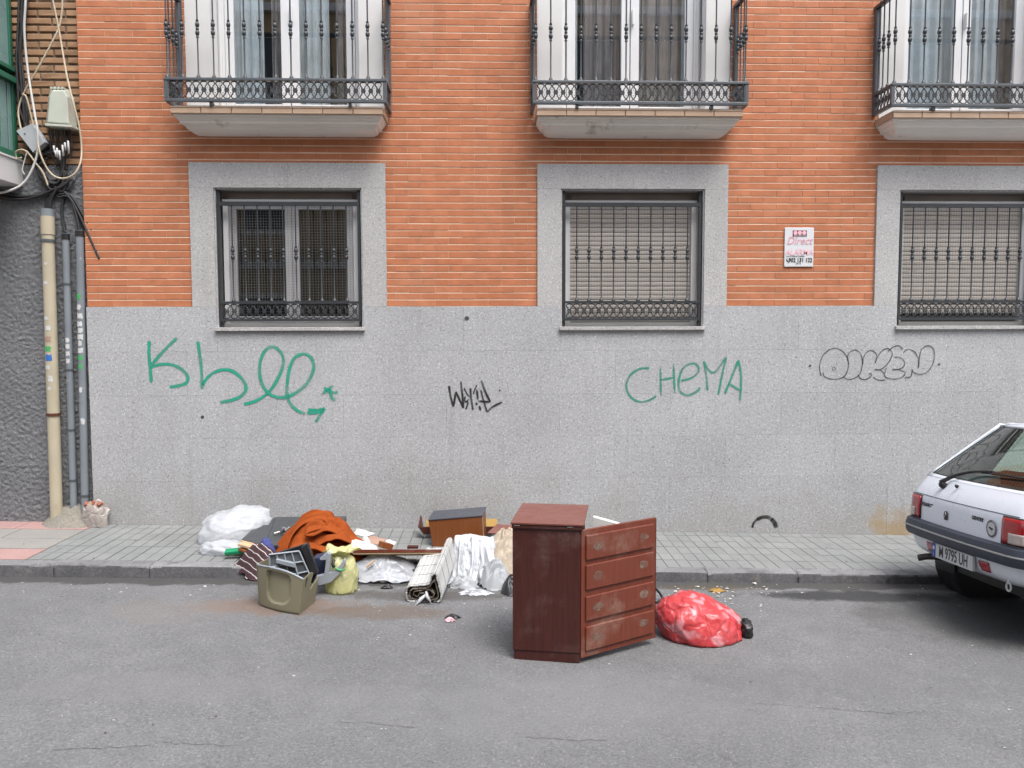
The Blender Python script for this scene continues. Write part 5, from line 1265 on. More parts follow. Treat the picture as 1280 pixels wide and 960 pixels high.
soft('plastic_film', heap(Vector((at(579,728,5.85).x, 5.90, 0)), .11, .07, .06, 41.7, .5, 2.6, .2, 2.2, gz_soft, 48, 20, .2, 1.8), M['grey_cloth'], 'greyish film tucked under the front of the white bedding', 'plastic film')
soft('beige_blanket', heap(Vector((at(628,700,6.2).x+.03, 6.26, 0)), .20, .25, .235, 51.2, .26, 3.2, .9, 1.5, lambda x, y: gz_soft(x, y, .1), 100, 44, .12, 2.4, peak=(.05,.1)), M['beige_cloth'], 'crumpled beige quilted blanket between the bedding and the cabinet', 'blanket')
soft('dark_cloth', heap(Vector((at(636,728,5.75).x+.02, 5.8, 0)), .08, .13, .10, 61.2, .4, 2.6, .9, 2, gz_soft, 40, 18, .2, 1.8), M['black'], 'dark cloth lying behind the left foot of the cabinet', 'cloth')
p = RP(594, 742)
soft('flat_rag', heap(Vector((p.x, p.y, 0)), .125, .05, .022, 71.5, .7, 2.6, .1, 2.4, ONR, 60, 20, .32, 1.5, lift=.006), M['white_cloth'], 'flattened off white rag on the road in front of the bedding', 'rag')

# --- roller blind: rolled slats
FR = RP(531, 753); BK = at(551, 690, 6.16); BK = Vector((BK.x, 6.16, gz_pave(BK.x)+.02))
rbd = thing('roller_blind', 'rolled up white slatted roller blind leaning on the kerb', 'roller blind', tuple(FR))
axd = (BK-FR); RL = axd.length; axd.normalize(); rgt = axd.cross(Vector((0,0,1))).normalized(); upv = rgt.cross(axd)
outer = [(.02,-.001),(-.09,0),(-.122,.012),(-.130,.05),(-.122,.095),(-.100,.112),(-.05,.118),(.0,.126),(.036,.136),(.048,.160),(.056,.195),(.074,.212),(.090,.200),(.100,.15),(.112,.09),(.118,.04),(.108,.010),(.07,.0)]
inner = [(.02,.012),(-.06,.010),(-.10,.025),(-.104,.06),(-.085,.092),(-.03,.100),(.03,.110),(.062,.150),(.078,.150),(.094,.08),(.092,.03),(.05,.016),(-.03,.026),(-.075,.045),(-.07,.075),(-.02,.085),(.04,.088),(.068,.06),(.05,.035),(0,.036),(-.04,.05),(-.02,.066),(.03,.064)]
def walk(pts, step):
    P = spline(pts, 12); out = []; acc = 0; nxt = step/2
    for i in range(len(P)-1):
        a, q = P[i], P[i+1]; L = (q-a).length
        while acc+L >= nxt and L > 0:
            out.append((a.lerp(q, (nxt-acc)/L), (q-a).normalized())); nxt += step
        acc += L
    return out
def slat_at(pt, tg, m, wd, th, jit):
    o3 = FR + rgt*pt.x + upv*(pt.y+.006)
    X_ = rgt*tg.x + upv*tg.y; Z_ = X_.cross(axd)
    Mx = Matrix((X_, axd, Z_)).transposed().to_4x4(); Mx.translation = o3 + axd*(RL/2+jit)
    b = MB(); b.obox(Mx, wd, RL, th); build(b, 'slat', m, rbd)
rr = random.Random(12)
for pt, tg in walk(outer, .029): slat_at(pt, tg, M['slat'], .0265, .007, rr.uniform(-.008, .008))
for pt, tg in walk(inner, .030): slat_at(pt, tg, M['slat_inner'], .027, .006, rr.uniform(-.01, .006))
P_o = spline(outer[2:16], 5)
for s in (.03, .27, .51, .76):
    b = MB(); pts = []
    for i, pt in enumerate(P_o):
        t2 = (P_o[min(i+1, len(P_o)-1)]-P_o[max(i-1, 0)]).normalized(); nn = Vector((t2.y, -t2.x)) * -1
        pts.append(FR + rgt*(pt.x+nn.x*.0042) + upv*(pt.y+.006+nn.y*.0042) + axd*(RL*s))
    b.tube(pts, .0022, 4); build(b, 'cord', M['string'], rbd)
b = MB(); b.tube([FR+rgt*.02+upv*.07-axd*.01, FR-axd*.03+rgt*-.02+upv*.04, FR-axd*.07+rgt*-.055+upv*.008], [.008,.014,.006], 6); build(b, 'torn_strip', M['white_cloth'], rbd, smooth=True)
b = MB(); b.tube([FR+rgt*.015+upv*.09-axd*.008, FR-axd*.02+rgt*.02+upv*.06, FR-axd*.035+rgt*.05+upv*.02], [.006,.014,.005], 6); build(b, 'torn_strip', M['white_cloth'], rbd, smooth=True)

# ================================================================ CABINET WITH ITS DOOR OF DRAWER FRONTS SWUNG OPEN
A, B = RP(641, 824), RP(725, 830.5)
ux = (B-A); ux.z = 0; CW = ux.length; ux.normalize(); uy = Vector((-ux.y, ux.x, 0)); uz = Vector((0,0,1))
CD = .50; ZC = (A.z+B.z)/2
ZT = at(725, 657.5, B.y).z - ZC
ang = math.atan2(ux.y, ux.x)
cab = thing('cabinet', 'mahogany red veneered cabinet with its door of four drawer fronts swung open on the road', 'cabinet', (A.x, A.y, ZC), (0, 0, ang))
CM = Matrix.Translation((A.x, A.y, ZC)) @ Matrix.Rotation(ang, 4, 'Z')
def loc(o): o.matrix_parent_inverse = Matrix.Identity(4); return o      # geometry given in the cabinet's own frame
def cbox(x0, x1, y0, y1, z0, z1, name, m, bev=.002, lab=None):
    # object origin at the piece so the grain runs along it
    b = MB(); b.box(x0, x1, y0, y1, z0, z1); return loc(build(b, name, M[m], cab, bevel=bev, label=lab))
cbox(0, CW, 0, .018, .062, ZT-.002, 'side_panel', 'red_wood')
cbox(0, CW, CD-.018, CD, .062, ZT-.002, 'side_panel', 'red_wood')
cbox(.0, .012, .0185, CD-.0185, .062, ZT-.002, 'back_panel', 'red_wood')
cbox(.006, CW-.004, .006, CD-.006, .0, .0615, 'plinth', 'red_wood')
cbox(.0125, CW-.01, .0185, CD-.0185, .0625, .080, 'bottom_panel', 'red_wood')
cbox(-.010, CW+.022, -.016, CD+.012, ZT, ZT+.012, 'top', 'top_wood', .003)
cbox(-.004, CW+.014, -.011, CD+.006, ZT-.024, ZT-.0005, 'top_moulding', 'red_wood', .004)
for k in range(1, 4): cbox(.0125, CW-.03, .0185, CD-.0185, ZT*k/4, ZT*k/4+.016, 'shelf', 'red_wood')
for xx in (.01, CW-.075): cbox(xx, xx+.035, -.013, -.0105, ZT-.008, ZT-.004, 'metal_clip', 'chrome', 0)
cbox(CW-.002, CW+.010, .02, .09, ZT-.075, ZT-.026, 'raw_edge', 'raw_wood')
# door
E_ = CM.inverted() @ RP(818.5, 806); h0 = Vector((CW+.006, .004, 0))
dv = Vector((E_.x-h0.x, E_.y-h0.y, 0)); DL = dv.length; dang = math.atan2(dv.y, dv.x)
DM = Matrix.Translation(h0) @ Matrix.Rotation(dang, 4, 'Z')
z0d, z1d = .030, ZT-.028
def dbox(x0, x1, y0, y1, z0, z1, name, m, par=None, bev=.002):
    b = MB(); b.box(x0, x1, y0, y1, z0, z1); b.v = [tuple(DM @ Vector(v)) for v in b.v]
    return loc(build(b, name, M[m], par or cab, bevel=bev))
door = dbox(0, DL, 0, .020, z0d, z1d, 'door', 'door_wood')
dbox(DL+.0005, DL+.004, -.001, .021, z0d, z1d, 'edge_band', 'red_wood', door)
hh = z1d-z0d
M['mark'] = paint_mat('pale_scuff', (.205, .135, .108), .46, .60, 34, False)
for k, (f0, f1) in enumerate(((.040,.236),(.272,.470),(.518,.712),(.757,.950))):
    za, zb = z1d-f1*hh, z1d-f0*hh
    dr = dbox(.028, DL-.022, -.0125, -.0003, za, zb, 'drawer_front', 'door_wood', door, .007)
    for (cu, cv, ra, rb_) in ((.16, .50, .040, .026), (.84, .55, .038, .024)):
        b = MB(); cx = .028+(DL-.05)*cu; cz = za+(zb-za)*cv; pts = []
        for j in range(14):
            q = 2*PI*j/14; rr_ = 1+.35*ns(math.cos(q)*1.5+k*3.3, math.sin(q)*1.5, cu*9)
            pts.append(DM @ Vector((cx+ra*rr_*math.cos(q), -.0132, cz+rb_*rr_*math.sin(q))))
        b.add(pts, [tuple(range(14))]); loc(build(b, 'handle_mark', M['mark'], dr))
# papers standing between door and carcass
A_ = [at(741.5,662,B.y+.32), at(774,664,B.y+.30), at(774,655.5,B.y+.30), at(741.5,646.5,B.y+.32)]
b = MB(); b.prism(A_, (.01,.05,0)); tag(build(b, 'white_sheaf', M['white_paper'], fix=True), 'white sheaf of papers standing inside the open cabinet door', 'papers')

# ================================================================ RED BAG
p = RP(880, 800)
rbg = thing('red_rubbish_bag', 'shiny red plastic rubbish bag slumped on the road right of the cabinet', 'rubbish bag', tuple(p))
p.y += .06
build(blob(p, .262, .19, .255, 17.9, 5, .15, .07, 1.6, (-.05, .05), power=.85, ground=ONR, tiltx=-.14), 'bag_body', M['red_bag'], rbg, smooth=True)
p = RP(938, 798)
bf = thing('black_packet', 'black crumpled packet with a white ring beside the red bag', 'packet', tuple(p))
build(blob(Vector((p.x-.012, p.y+.05, 0)), .04, .06, .095, 3.3, 4, .35, .15, 2.2, power=.6, ground=ONR), 'packet_body', M['black'], bf, smooth=True)
c_ = RP(937, 789); ring_ = [Vector((c_.x+.014*math.cos(k*PI/6), c_.y-.02, c_.z+.035+.014*math.sin(k*PI/6))) for k in range(13)]
b = MB(); b.tube(ring_, .003, 5); build(b, 'ring', M['white_paper'], bf, smooth=True)
b = MB(); b.tube(spline([RP(819,735,.09), RP(825,742,.05), RP(828,748,.02), RP(823,752,.012), RP(820,753,.012)], 6), .009, 6)
soft('black_strap', b, M['black'], 'short black strap on the road behind the open cabinet door', 'strap')

# ---------------------------------------------------------------- broken tubes and wrapping at the wall foot
for k, (px, py, r, lab) in enumerate(((119, 651, .048, 'broken terracotta tube nearer the pipes at the wall foot'), (127.5, 654, .045, 'broken terracotta tube on the right at the wall foot'))):
    q = PP(px, py); b = MB(); Mx = Matrix.Translation((q.x, q.y+.06, q.z)) @ Matrix.Rotation(-.15+.3*k, 4, 'Y')
    prof = [(r*.86,0),(r,.004),(r*1.02,.05),(r*.98,.09),(r*.72,.10),(r*.70,.05)]
    b.lathe(prof, 14, Mx); tag(build(b, 'terracotta_tube', M['terracotta'], smooth=40), lab, 'terracotta tube', 'broken tubes at the wall foot')
q = PP(128, 654); Q = Vector((q.x+.0, D-.09, 0))
pw = thing('plastic_wrapping', 'dusty clear wrapping round orange rubble at the foot of the wall', 'wrapping', (Q.x, Q.y, gz_pave(Q.x)))
build(blob(Q, .10, .06, .215, 5.1, 4, .30, .2, 2.4, power=.45, ground=ONP), 'film', M['clear_bag'], pw, smooth=30)
for k, (dx, z) in enumerate(((-.055,.205),(.0,.21),(.05,.20))):
    b = MB(); Mx = Matrix.Translation((Q.x+dx, Q.y-.015, gz_pave(Q.x)+z)) @ Euler((.5+k, .4*k, .9*k)).to_matrix().to_4x4(); b.obox(Mx, .06, .045, .035); build(b, 'rubble', M['terracotta'], pw, bevel=.006)
q = PP(139, 653); b = MB(); b.lathe([(.022,0),(.024,.01),(.024,.09),(.012,.115),(.011,.14)], 12, Matrix.Translation((q.x, q.y+.03, q.z))); tag(build(b, 'brown_bottle', M['black'], smooth=40), 'small dark bottle standing at the wall beside the wrapping', 'bottle')

# ---------------------------------------------------------------- litter
def scraps(n, area, seed, name, m, smin, smax):
    r = random.Random(seed); b = MB()
    for _ in range(n):
        for __ in range(30):
            px, py = area(r); q = RP(px, py)
            if q.y < KERB_Y-.02: break
        else: continue
        s = r.uniform(smin, smax)*(.4+.6*r.random()); a = r.uniform(0, PI); el = r.uniform(.35, 1)
        pts = []; z = road_pt(q.x, q.y)[2]+.003
        k = r.choice((4, 5, 6))
        for j in range(k):
            t = a+2*PI*j/k; rr_ = s*r.uniform(.6, 1.2); x, y = rr_*math.cos(t), rr_*el*math.sin(t)
            pts.append((q.x+x, q.y+y, z+r.uniform(0, s*.4)))
        top = (q.x, q.y, z+s*r.uniform(.2, .7))
        b.add(pts+[top], [(j, (j+1) % k, k) for j in range(k)])
    return tag(build(b, name, m), kind='stuff')
def ar(x0, x1, y0, y1, pw=1): return lambda r: (r.uniform(x0, x1), y0+(y1-y0)*r.random()**pw)
scraps(70, ar(0, 1280, 728, 745), 1, 'gutter_litter', M['scrap'], .006, .021)
scraps(90, ar(822, 965, 733, 772, 1.5), 2, 'torn_paper_bits', M['scrap'], .006, .019)
scraps(50, ar(440, 640, 748, 800), 9, 'heap_crumbs', M['scrap'], .004, .014)
scraps(110, ar(0, 1280, 740, 955, 1.6), 3, 'road_litter', M['scrap'], .003, .011)
scraps(160, ar(0, 1280, 728, 955, 2.2), 4, 'road_grit', M['dirt'], .003, .010)
b = MB()
rl = random.Random(6)
for _ in range(60):
    q = PP(rl.uniform(10, 1160), rl.uniform(668, 706)); s = rl.uniform(.003, .009)
    b.add([(q.x-s, q.y, q.z+.004), (q.x, q.y-s, q.z+.004), (q.x+s*1.3, q.y, q.z+.004), (q.x, q.y+s*.8, q.z+.004), (q.x, q.y, q.z+.004+s*.5)], [(0,1,4),(1,2,4),(2,3,4),(3,0,4)])
tag(build(b, 'pavement_grit', M['dirt']), kind='stuff')
for k, (px, py, s, m, lab, cat) in enumerate(((566, 772, .05, 'black', 'flattened dark scrap on the road in front of the roller blind', 'scrap'), (562, 776, .035, 'sign_pink', 'small pink scrap beside the flattened dark scrap', 'scrap'), (484, 735, .05, 'black', 'bent black shard below the white plastic film', 'shard'), (896, 739, .06, 'yellow_card', 'yellowish dead leaf by the kerb behind the red bag', 'leaf'))):
    q = RP(px, py); soft('scrap', heap(Vector((q.x, q.y, 0)), s, s*.6, .018, 80+k, .6, 2.2, .3, 2, ONR, 24, 8, .35, 1.4, lift=.004), M[m], lab, cat)

# ================================================================ PARKED CAR (nose to the right, tail towards the viewer's right)
CX, CYc = 3.165, 5.31
car = thing('parked_car', 'old white hatchback parked nose away against the kerb with a dark blue grey bumper', 'car', (CX, CYc, gz_road(CX)), (0, .0215, 0))
car.scale = (1, .92, 1)
CARM = ROOTM[car.name] @ Matrix.Diagonal((1, .92, 1, 1))
LEAN = Matrix.Translation((0, -.1, .35)) @ Matrix.Rotation(-.062, 4, 'X') @ Matrix.Translation((0, .1, -.35))
def cl(o):                                   # built in the car's own frame: x forward, y to the kerb, z up; the body leans on its springs
    o.matrix_parent_inverse = Matrix.Identity(4)
    if o.parent is car and not o.name.startswith('wheel'): o.matrix_basis = LEAN.copy()
    return o
def cb(mb, name, m, par=None, smooth=False, **k): return cl(build(mb, name, m, par or car, smooth=smooth, **k))
LEN, HWID = 3.56, .79
LV = [(.335,.22,.62,.22),(.355,.13,.70,.22),(.39,.075,.765,.22),(.44,.055,.785,.21),(.50,.045,.79,.20),(.60,.05,.79,.19),(.70,.052,.785,.18),(.78,.058,.78,.17),(.815,.072,.775,.17),(.87,.105,.762,.17),(.93,.15,.745,.17)]
def lv(z):
    z = max(LV[0][0], min(LV[-1][0], z))
    for a, q in zip(LV, LV[1:]):
        if z <= q[0]:
            t = (z-a[0])/(q[0]-a[0]); return [a[i]+(q[i]-a[i])*t for i in range(1, 4)]
def hullp(s, z, off=0.0):
    """point of the tail outline at height z; s = distance along it from the middle, sign = side (+ kerb)"""
    xr, hw, rc = lv(z); sg_ = 1 if s >= 0 else -1; s = abs(s); a = hw-rc; arc = rc*PI/2
    bow = lambda y: .045*(y/hw)**2
    if s <= a: x, y, nx, ny = xr+bow(s), s, -1, .12*s/hw
    elif s <= a+arc:
        q = (s-a)/rc; x = xr+bow(a)+rc*(1-math.cos(q)); y = a+rc*math.sin(q); nx, ny = -math.cos(q), math.sin(q)
    else: x = xr+bow(a)+rc+(s-a-arc); y = hw; nx, ny = 0, 1
    return Vector((x+nx*off, sg_*(y+ny*off), z))
SMAX = .57+.33+2.55
def ss(u):                                   # fine at the tail, coarse along the flanks
    k = (u-.5)*2; s = abs(k); v = s/.55*1.0 if s < .55 else 1.0+(s-.55)/.45*(SMAX-1.0)
    return math.copysign(v, k)
b = MB(); zs = [.335,.342,.352,.365,.38,.40,.425,.46,.50,.55,.60,.65,.70,.74,.78,.795,.81,.84,.87,.90,.93]
b.grid(lambda u, v: hullp(ss(u), zs[round(v*20)]), 96, 20)
# front end and bonnet, closing the hull
def nose(u, v):
    y = (u-.5)*2; z = zs[round(v*20)]; hw = lv(z)[1]; e = .24*(1-math.sqrt(max(0, 1-abs(y)**3.0)))
    return Vector((LEN - .10 - .35*max(0, z-.6)*.5 - e, y*hw, z - (.12*max(0, (z-.75)/.18))))
b.grid(nose, 30, 20)
b.grid(lambda u, v: (2.3+v*(LEN-.16-2.3), (u-.5)*2*.74, .945-.135*v**1.5-.02*((u-.5)*2)**2), 10, 10)
hull = cb(b, 'body', M['car_white'], smooth=35)
# wheel arches
bmod = []
for xx in (.63, 2.98):
    for s in (-1, 1):
        cu = MB(); cu.tube([(xx, s*.60, .27), (xx, s*.95, .27)], .31, 28)
        o = build(cu, 'arch_cutter', M['black']); o.matrix_world = CARM @ LEAN
        md = hull.modifiers.new('arch', 'BOOLEAN'); md.object = o; md.operation = 'DIFFERENCE'; md.solver = 'FAST'; bmod.append(o)
bpy.context.view_layer.update()
dg = bpy.context.evaluated_depsgraph_get()
me2 = bpy.data.meshes.new_from_object(hull.evaluated_get(dg))
hull.modifiers.clear()
bm = bmesh.new(); bm.from_mesh(me2)          # drop the cutters' own walls, keep the openings
def in_arch(f):
    c = f.calc_center_median(); return any(math.hypot(c.x-xx, c.z-.27) < .3098 for xx in (.63, 2.98)) and abs(c.y) < .96
bmesh.ops.delete(bm, geom=[f for f in bm.faces if in_arch(f)], context='FACES'); bm.to_mesh(me2); bm.free()
hull.data = me2
for o in bmod: bpy.data.objects.remove(o)
for xx in (.63, 2.98):
    for s in (-1, 1):
        b = MB(); b.tube([(xx, s*.50, .27), (xx, s*.772, .27)], .309, 28, caps=False); b.tube([(xx, s*.488, .27), (xx, s*.499, .27)], .309, 28); cb(b, 'arch_liner', M['black'])
        w_ = MB(); r = .275
        w_.lathe([(.16,-.055),(.19,-.082),(.25,-.08),(.272,-.055),(.275,-.03),(.275,.03),(.272,.055),(.25,.08),(.19,.082),(.16,.055)], 32, Matrix.Translation((xx, s*.665, r)) @ Matrix.Rotation(PI/2, 4, 'X'))
        tw = cb(w_, 'wheel', M['tyre'], smooth=40)
        w_ = MB(); w_.lathe([(.17,.05),(.188,.062),(.188,.078),(.165,.084),(.15,.068),(.06,.072),(.045,.090)], 24, Matrix.Translation((xx, s*.665, r)) @ Matrix.Rotation(-s*PI/2, 4, 'X')); cb(w_, 'rim', M['rim'], tw, smooth=40)
b = MB(); b.box(.34, LEN-.3, -.62, .62, .23, .335); b.box(.62, .66, -.62, .62, .335, .36); cb(b, 'underbody', M['black'])
# seam above the lamps
b = MB(); b.tube([hullp(-.64+1.28*i/24, .802, .0005) for i in range(25)], .0028, 4); cb(b, 'tailgate_seam', M['black'], hull)
# bumper with its pale strip
sec = [(.002,.492),(.034,.497),(.048,.52),(.050,.555),(.047,.58),(.040,.606),(.012,.618),(.0,.618)]
def bump_pt(u, v): o_, z = sec[round(v*7)]; return hullp((u-.5)*2*1.32, z, o_)
b = MB(); b.grid(bump_pt, 64, 7); bm_ = cb(b, 'bumper', M['bumper'], smooth=40)
b = MB(); b.tube([hullp((i/48-.5)*2*1.30, .562, .0505) for i in range(49)], .0075, 5); cb(b, 'bumper_strip', M['bumper_strip'], bm_, smooth=60)
def patch(s0, s1, z0, z1, off, name, m, par=None, nu=12, nv=6, lab=None, solid=0.0):
    b = MB(); b.grid(lambda u, v: hullp(s0+(s1-s0)*u, z0+(z1-z0)*v, off), nu, nv); return cb(b, name, M[m], par or car, smooth=True, label=lab, solid=solid)
for s in (-1, 1):
    lamp = patch(s*.505, s*.80, .622, .797, .004, 'tail_lamp', 'black', solid=.006)
    patch(s*.514, s*.792, .630, .789, .0105, 'red_lens', 'lamp_red', lamp, solid=.007)
    patch(s*.585, s*.70, .634, .700, .0160, 'clear_lens', 'lamp_clear', lamp, solid=.006)
    # fog lamp in the apron
    lo_ = MB(); lo_.grid(lambda u, v: hullp(s*(.285+.105*u+.018*(1-v)*(1-u)), .408+.062*v, .006), 8, 5); cb(lo_, 'fog_lamp', M['lamp_red'], smooth=True, solid=.008)
# number plate
pl_ = MB(); pl_.box(.026, .046, -.26, .26, .388, .490); plate = cb(pl_, 'number_plate', M['plate'], bevel=.003)
b = MB(); b.box(.0245, .0258, .208, .256, .391, .487); cb(b, 'blue_band', M['plate_blue'], plate)
TAILM = Matrix(((0,0,-1,0),(-1,0,0,0),(0,1,0,0),(0,0,0,1)))        # text plane facing backwards, reading from the kerb side
def ctext(s, size, x, y, z, m, par, **k): return cl(text(s, size, Matrix.Translation((x, y, z)) @ TAILM, M[m], par, **k))
ctext('M 9795 UH', .110, .0248, -.022, .438, 'ink', plate, sx=.70, bold=.0012)
ctext('E', .024, .0236, .232, .408, 'plate', plate)
b = MB(); b.lathe([(.014,0),(.014,.0006),(.010,.0006)], 14, Matrix.Translation((.0244, .232, .455)) @ Matrix.Rotation(-PI/2, 4, 'Y')); cb(b, 'star_ring', M['sign'], plate)
# badges: maker's name, shield emblem, model name, round sticker
def on_tail(y, z, off=.002): q = hullp(y, z, off); return q
q = on_tail(.405, .735); ctext('PEUGEOT', .034, q.x-.001, q.y, q.z, 'ink', hull, sx=1.05, bold=.0016, name='maker_badge')
q = on_tail(-.255, .735); ctext('GENTRY', .034, q.x-.001, q.y, q.z, 'ink', hull, sx=1.05, bold=.0016, name='model_badge')
q = on_tail(.12, .70); b = MB()
b.prism([(q.x-.003, q.y+a, q.z+c_) for a, c_ in ((-.022,-.030),(.022,-.030),(.026,.004),(.018,.026),(0,.034),(-.018,.026),(-.026,.004))], (-.004,0,0)); em = cb(b, 'emblem', M['ink'], bevel=.002, fix=True)
b = MB(); b.tube([(q.x-.0085, q.y+.008, q.z-.022), (q.x-.0085, q.y+.004, q.z-.004), (q.x-.0085, q.y-.008, q.z+.010), (q.x-.0085, q.y-.002, q.z+.022)], .0042, 5); cb(b, 'emblem_figure', M['chrome'], em, smooth=True)
q = on_tail(-.405, .695); RX = Matrix.Translation((q.x-.0012, q.y, q.z)) @ Matrix.Rotation(-PI/2-.0, 4, 'Y')
b = MB(); b.lathe([(.056,0),(.056,.0008)], 28, RX); stk = cb(b, 'round_sticker', M['bumper_strip'])
b = MB(); b.lathe([(.042,.0010),(.042,.0014)], 24, RX); cb(b, 'sticker_field', M['plate'], stk)
for k in range(16):
    t = k/16*2*PI
    if 4 < k < 7: continue
    b = MB(); py, pz = q.y+.049*math.cos(t), q.z+.049*math.sin(t); b.box(q.x-.0036, q.x-.0024, py-.004, py+.004, pz-.005, pz+.005); cb(b, 'sticker_letter', M['ink'], stk)
b = MB(); b.prism([(q.x-.0036, q.y+a, q.z+c_) for a, c_ in ((.028,.006),(.014,.012),(-.004,.006),(-.024,.004),(-.020,-.004),(-.004,-.008),(-.006,-.018),(.002,-.006),(.016,-.002))], (.001,0,0)); cb(b, 'sticker_figure', M['ink'], stk, fix=True)
# exhaust, towing eye
b = MB(); b.tube(spline([(.50,.47,.305),(.34,.475,.325),(.22,.50,.335),(.14,.54,.33),(.09,.575,.312)], 6), .024, 12, caps=False); b.tube([(.17,.525,.333),(.14,.54,.33)], .019, 8); cb(b, 'exhaust', M['exhaust'], smooth=50)
b = MB(); b.tube([(.10+.0*k, -.54+.023*math.cos(k*PI/8), .352+.026*math.sin(k*PI/8)) for k in range(17)], .0065, 6); b.box(.095, .12, -.55, -.53, .372, .40); cb(b, 'towing_eye', M['plate'], smooth=50)
# ---- greenhouse
def gp(c, nu=8, nv=8, bul=(0,0,0)):
    c = [Vector(x) for x in c]; bul = Vector(bul)
    b = MB(); b.grid(lambda u, v: bil(c[0], c[1], c[2], c[3], u, v)+bul*(16*u*(1-u)*v*(1-v))**.5*1.0 if 0 < u < 1 and 0 < v < 1 else bil(c[0], c[1], c[2], c[3], u, v), nu, nv); return b
def bow(y, z): return .03*(y/.7)**2
RB, RT = .172, .655                            # tail of the rear glass: foot and head
def rg(y, t): return Vector((RB+.012+(RT-RB)*t+.060*(y/.7)**2, y*(1-.20*t), .945+.385*t+.006*math.sin(PI*t)))
gl = MB(); gl.grid(lambda u, v: rg((u-.5)*2*.655, .0+v*.97), 14, 10); rglass = cb(gl, 'rear_glass', M['car_glass'], smooth=True)
b = MB()
for s in (-1, 1): b.grid(lambda u, v: rg(s*(.648+.075*u), -.03+v*1.06)+Vector((.03*u*u,0,0)), 4, 10)
b.grid(lambda u, v: rg((u-.5)*2*.665, .955+.075*v)+Vector((0,0,.002)), 14, 3); b.grid(lambda u, v: rg((u-.5)*2*.69, -.06+.068*v)+Vector((-.004*(1-v),0,-.0)), 14, 2)
cb(b, 'tailgate_frame', M['car_white'], smooth=50, solid=.012)
b = MB(); b.tube([rg(-.65+1.30*i/20, .008)+Vector((-.004,0,.002)) for i in range(21)] , .006, 5)
for s in (-1, 1): b.tube([rg(s*.652, i/12*.97)+Vector((-.004,0,.003)) for i in range(13)], .005, 5)
cb(b, 'glass_seal', M['black'], rglass, smooth=True)
for s in (-1, 1):
    O = lambda y, z: y*s
    cpil = [(.235, s*.742, .925), (.72, s*.755, .935), (.90, s*.612, 1.315), (.705, s*.585, 1.335)]
    b = gp(cpil, 8, 8, (0, s*.012, 0)); cb(b, 'rear_pillar', M['car_white'], smooth=True, solid=.012)
    b = gp([(.27, s*.715, .93), (.70, s*.73, .94), (.88, s*.593, 1.30), (.72, s*.56, 1.315)], 4, 4); cb(b, 'pillar_trim', M['trim_grey'], smooth=True)
    b = gp([(.72, s*.755, .94), (1.80, s*.76, .93), (1.66, s*.618, 1.315), (.905, s*.613, 1.315)], 4, 4, (0, s*.01, 0)); cb(b, 'side_window', M['car_glass'], smooth=True)
    b = MB(); b.tube([(1.12, s*.748, .94), (1.07, s*.605, 1.315)], .030, 6, flat=.4); b.tube([(.73, s*.758, .945), (1.75, s*.762, .937)], .012, 5); b.tube([(.73, s*.752, .95),(.91,s*.610,1.31),(1.66, s*.615, 1.315)], .012, 5); cb(b, 'window_seal', M['black'], smooth=50)
    b = gp([(1.80, s*.76, .93), (1.90, s*.76, .925), (1.72, s*.615, 1.315), (1.66, s*.618, 1.315)], 2, 4); cb(b, 'door_pillar', M['black'], smooth=True, solid=.02)
    b = gp([(1.90, s*.76, .925), (2.55, s*.74, .925), (2.02, s*.60, 1.31), (1.72, s*.615, 1.315)], 4, 4); cb(b, 'side_window', M['car_glass'], smooth=True)
    b = MB(); b.tube([(2.60, s*.73, .92), (2.05, s*.595, 1.315)], .03, 6); cb(b, 'front_pillar', M['car_white'], smooth=True)
b = MB()
def roof(u, v):
    y = (u-.5)*2*.597; x = .68+(2.06-.68)*v
    return (x+.03*(y/.6)**2*(1-2*v), y, 1.334+.040*math.sin(PI*min(1, v*.9+.05))-.022*abs(y/.597)**3)
b.grid(roof, 20, 16); cb(b, 'roof', M['car_white'], smooth=True, solid=.014)
b = gp([(2.60, .73, .93), (2.60, -.73, .93), (2.06, -.59, 1.32), (2.06, .59, 1.32)], 6, 4, (.06, 0, 0)); cb(b, 'windscreen', M['car_glass'], smooth=True)
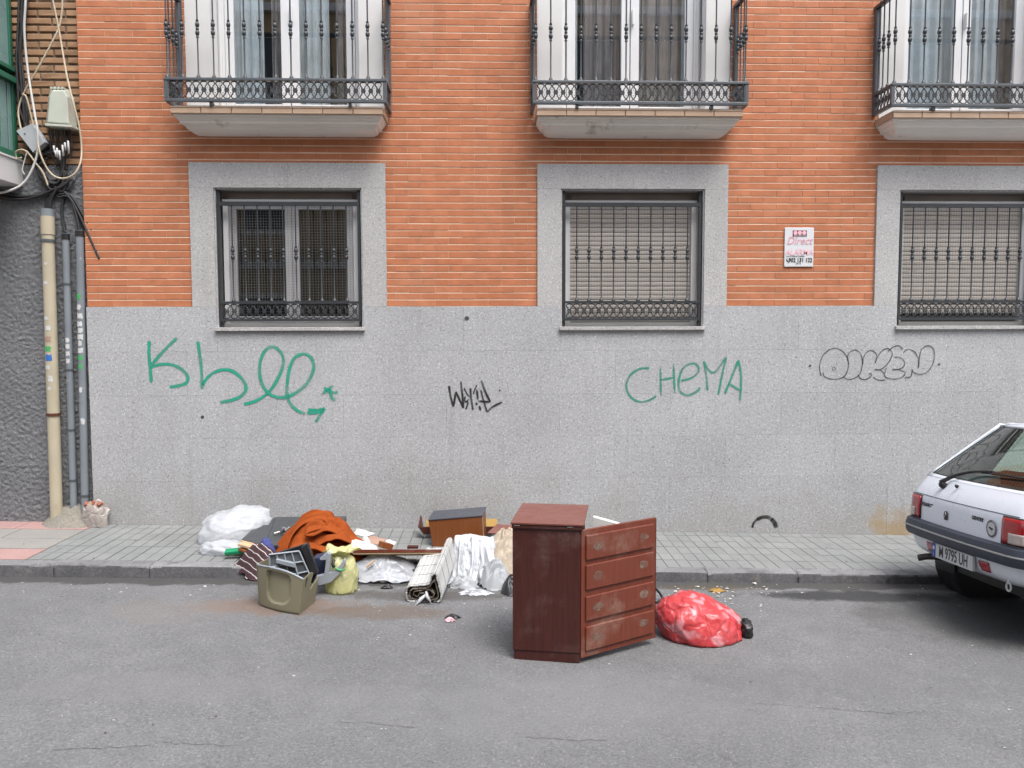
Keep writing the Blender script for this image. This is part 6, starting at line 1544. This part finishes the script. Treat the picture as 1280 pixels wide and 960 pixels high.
# inside: shelf, seats, head rests, floor
b = MB(); b.box(.20, .62, -.66, .66, .885, .90); cb(b, 'parcel_shelf', M['interior'], bevel=.01)
b = MB(); b.box(.30, 2.6, -.70, .70, .30, .34); b.box(2.45, 2.6, -.70, .70, .34, .90); cb(b, 'cabin_floor', M['interior'])
def seat(x, y, w_, h, nm, m='interior'):
    b = MB(); b.hexa([(x, y-w_/2, .42), (x+.14, y-w_/2, .42), (x+.14, y+w_/2, .42), (x, y+w_/2, .42), (x-.12, y-w_/2*.85, h), (x-.02, y-w_/2*.85, h), (x-.02, y+w_/2*.85, h), (x-.12, y+w_/2*.85, h)]); return cb(b, nm, M[m], bevel=.03)
seat(.78, 0, 1.26, .99, 'rear_bench', 'seat')
for y in (-.36, .36):
    st_ = seat(1.62, y, .50, 1.02, 'front_seat', 'seat')
    b = MB(); b.hexa([(1.485, y-.13, 1.045), (1.56, y-.13, 1.045), (1.56, y+.13, 1.045), (1.485, y+.13, 1.045), (1.47, y-.10, 1.20), (1.53, y-.10, 1.20), (1.53, y+.10, 1.20), (1.47, y+.10, 1.20)]); cb(b, 'head_rest', M['interior'], st_, bevel=.03)
    b = MB(); b.tube([(1.08, y*1.9, 1.28), (1.07, y*1.98, .95)], .016, 5, flat=.4); cb(b, 'seat_belt', M['interior'])
# rear wiper and washer jet
a0 = rg(.28, -.10)+Vector((-.03,0,-.01)); b = MB()
b.lathe([(.026,-.01),(.026,.018),(.018,.03)], 14, Matrix.Translation(a0) @ Matrix.Rotation(-.9, 4, 'Y'))
wp = [a0+Vector((-.025,0,.02)), rg(.22, .02)+Vector((-.035,0,.02)), rg(.10, .13)+Vector((-.025,0,.015)), rg(-.10, .19)+Vector((-.022,0,.012))]
b.tube(spline(wp, 5), [.017,.016,.015,.014,.013,.012,.011,.010,.009,.009,.009,.008,.008,.008,.007,.007][:16], 6)
wip = cb(b, 'rear_wiper', M['black'], smooth=50)
b = MB(); b.tube([rg(.02, .145)+Vector((-.014,0,.012)), rg(-.20, .16)+Vector((-.014,0,.012)), rg(-.48, .165)+Vector((-.010,0,.010))], .007, 5); cb(b, 'wiper_blade', M['black'], wip, smooth=True)
q = rg(.10, -.10)+Vector((-.02,0,0)); b = MB(); b.lathe([(.014,0),(.012,.014),(.006,.022)], 10, Matrix.Translation(q) @ Matrix.Rotation(-.9, 4, 'Y')); cb(b, 'washer_jet', M['black'])
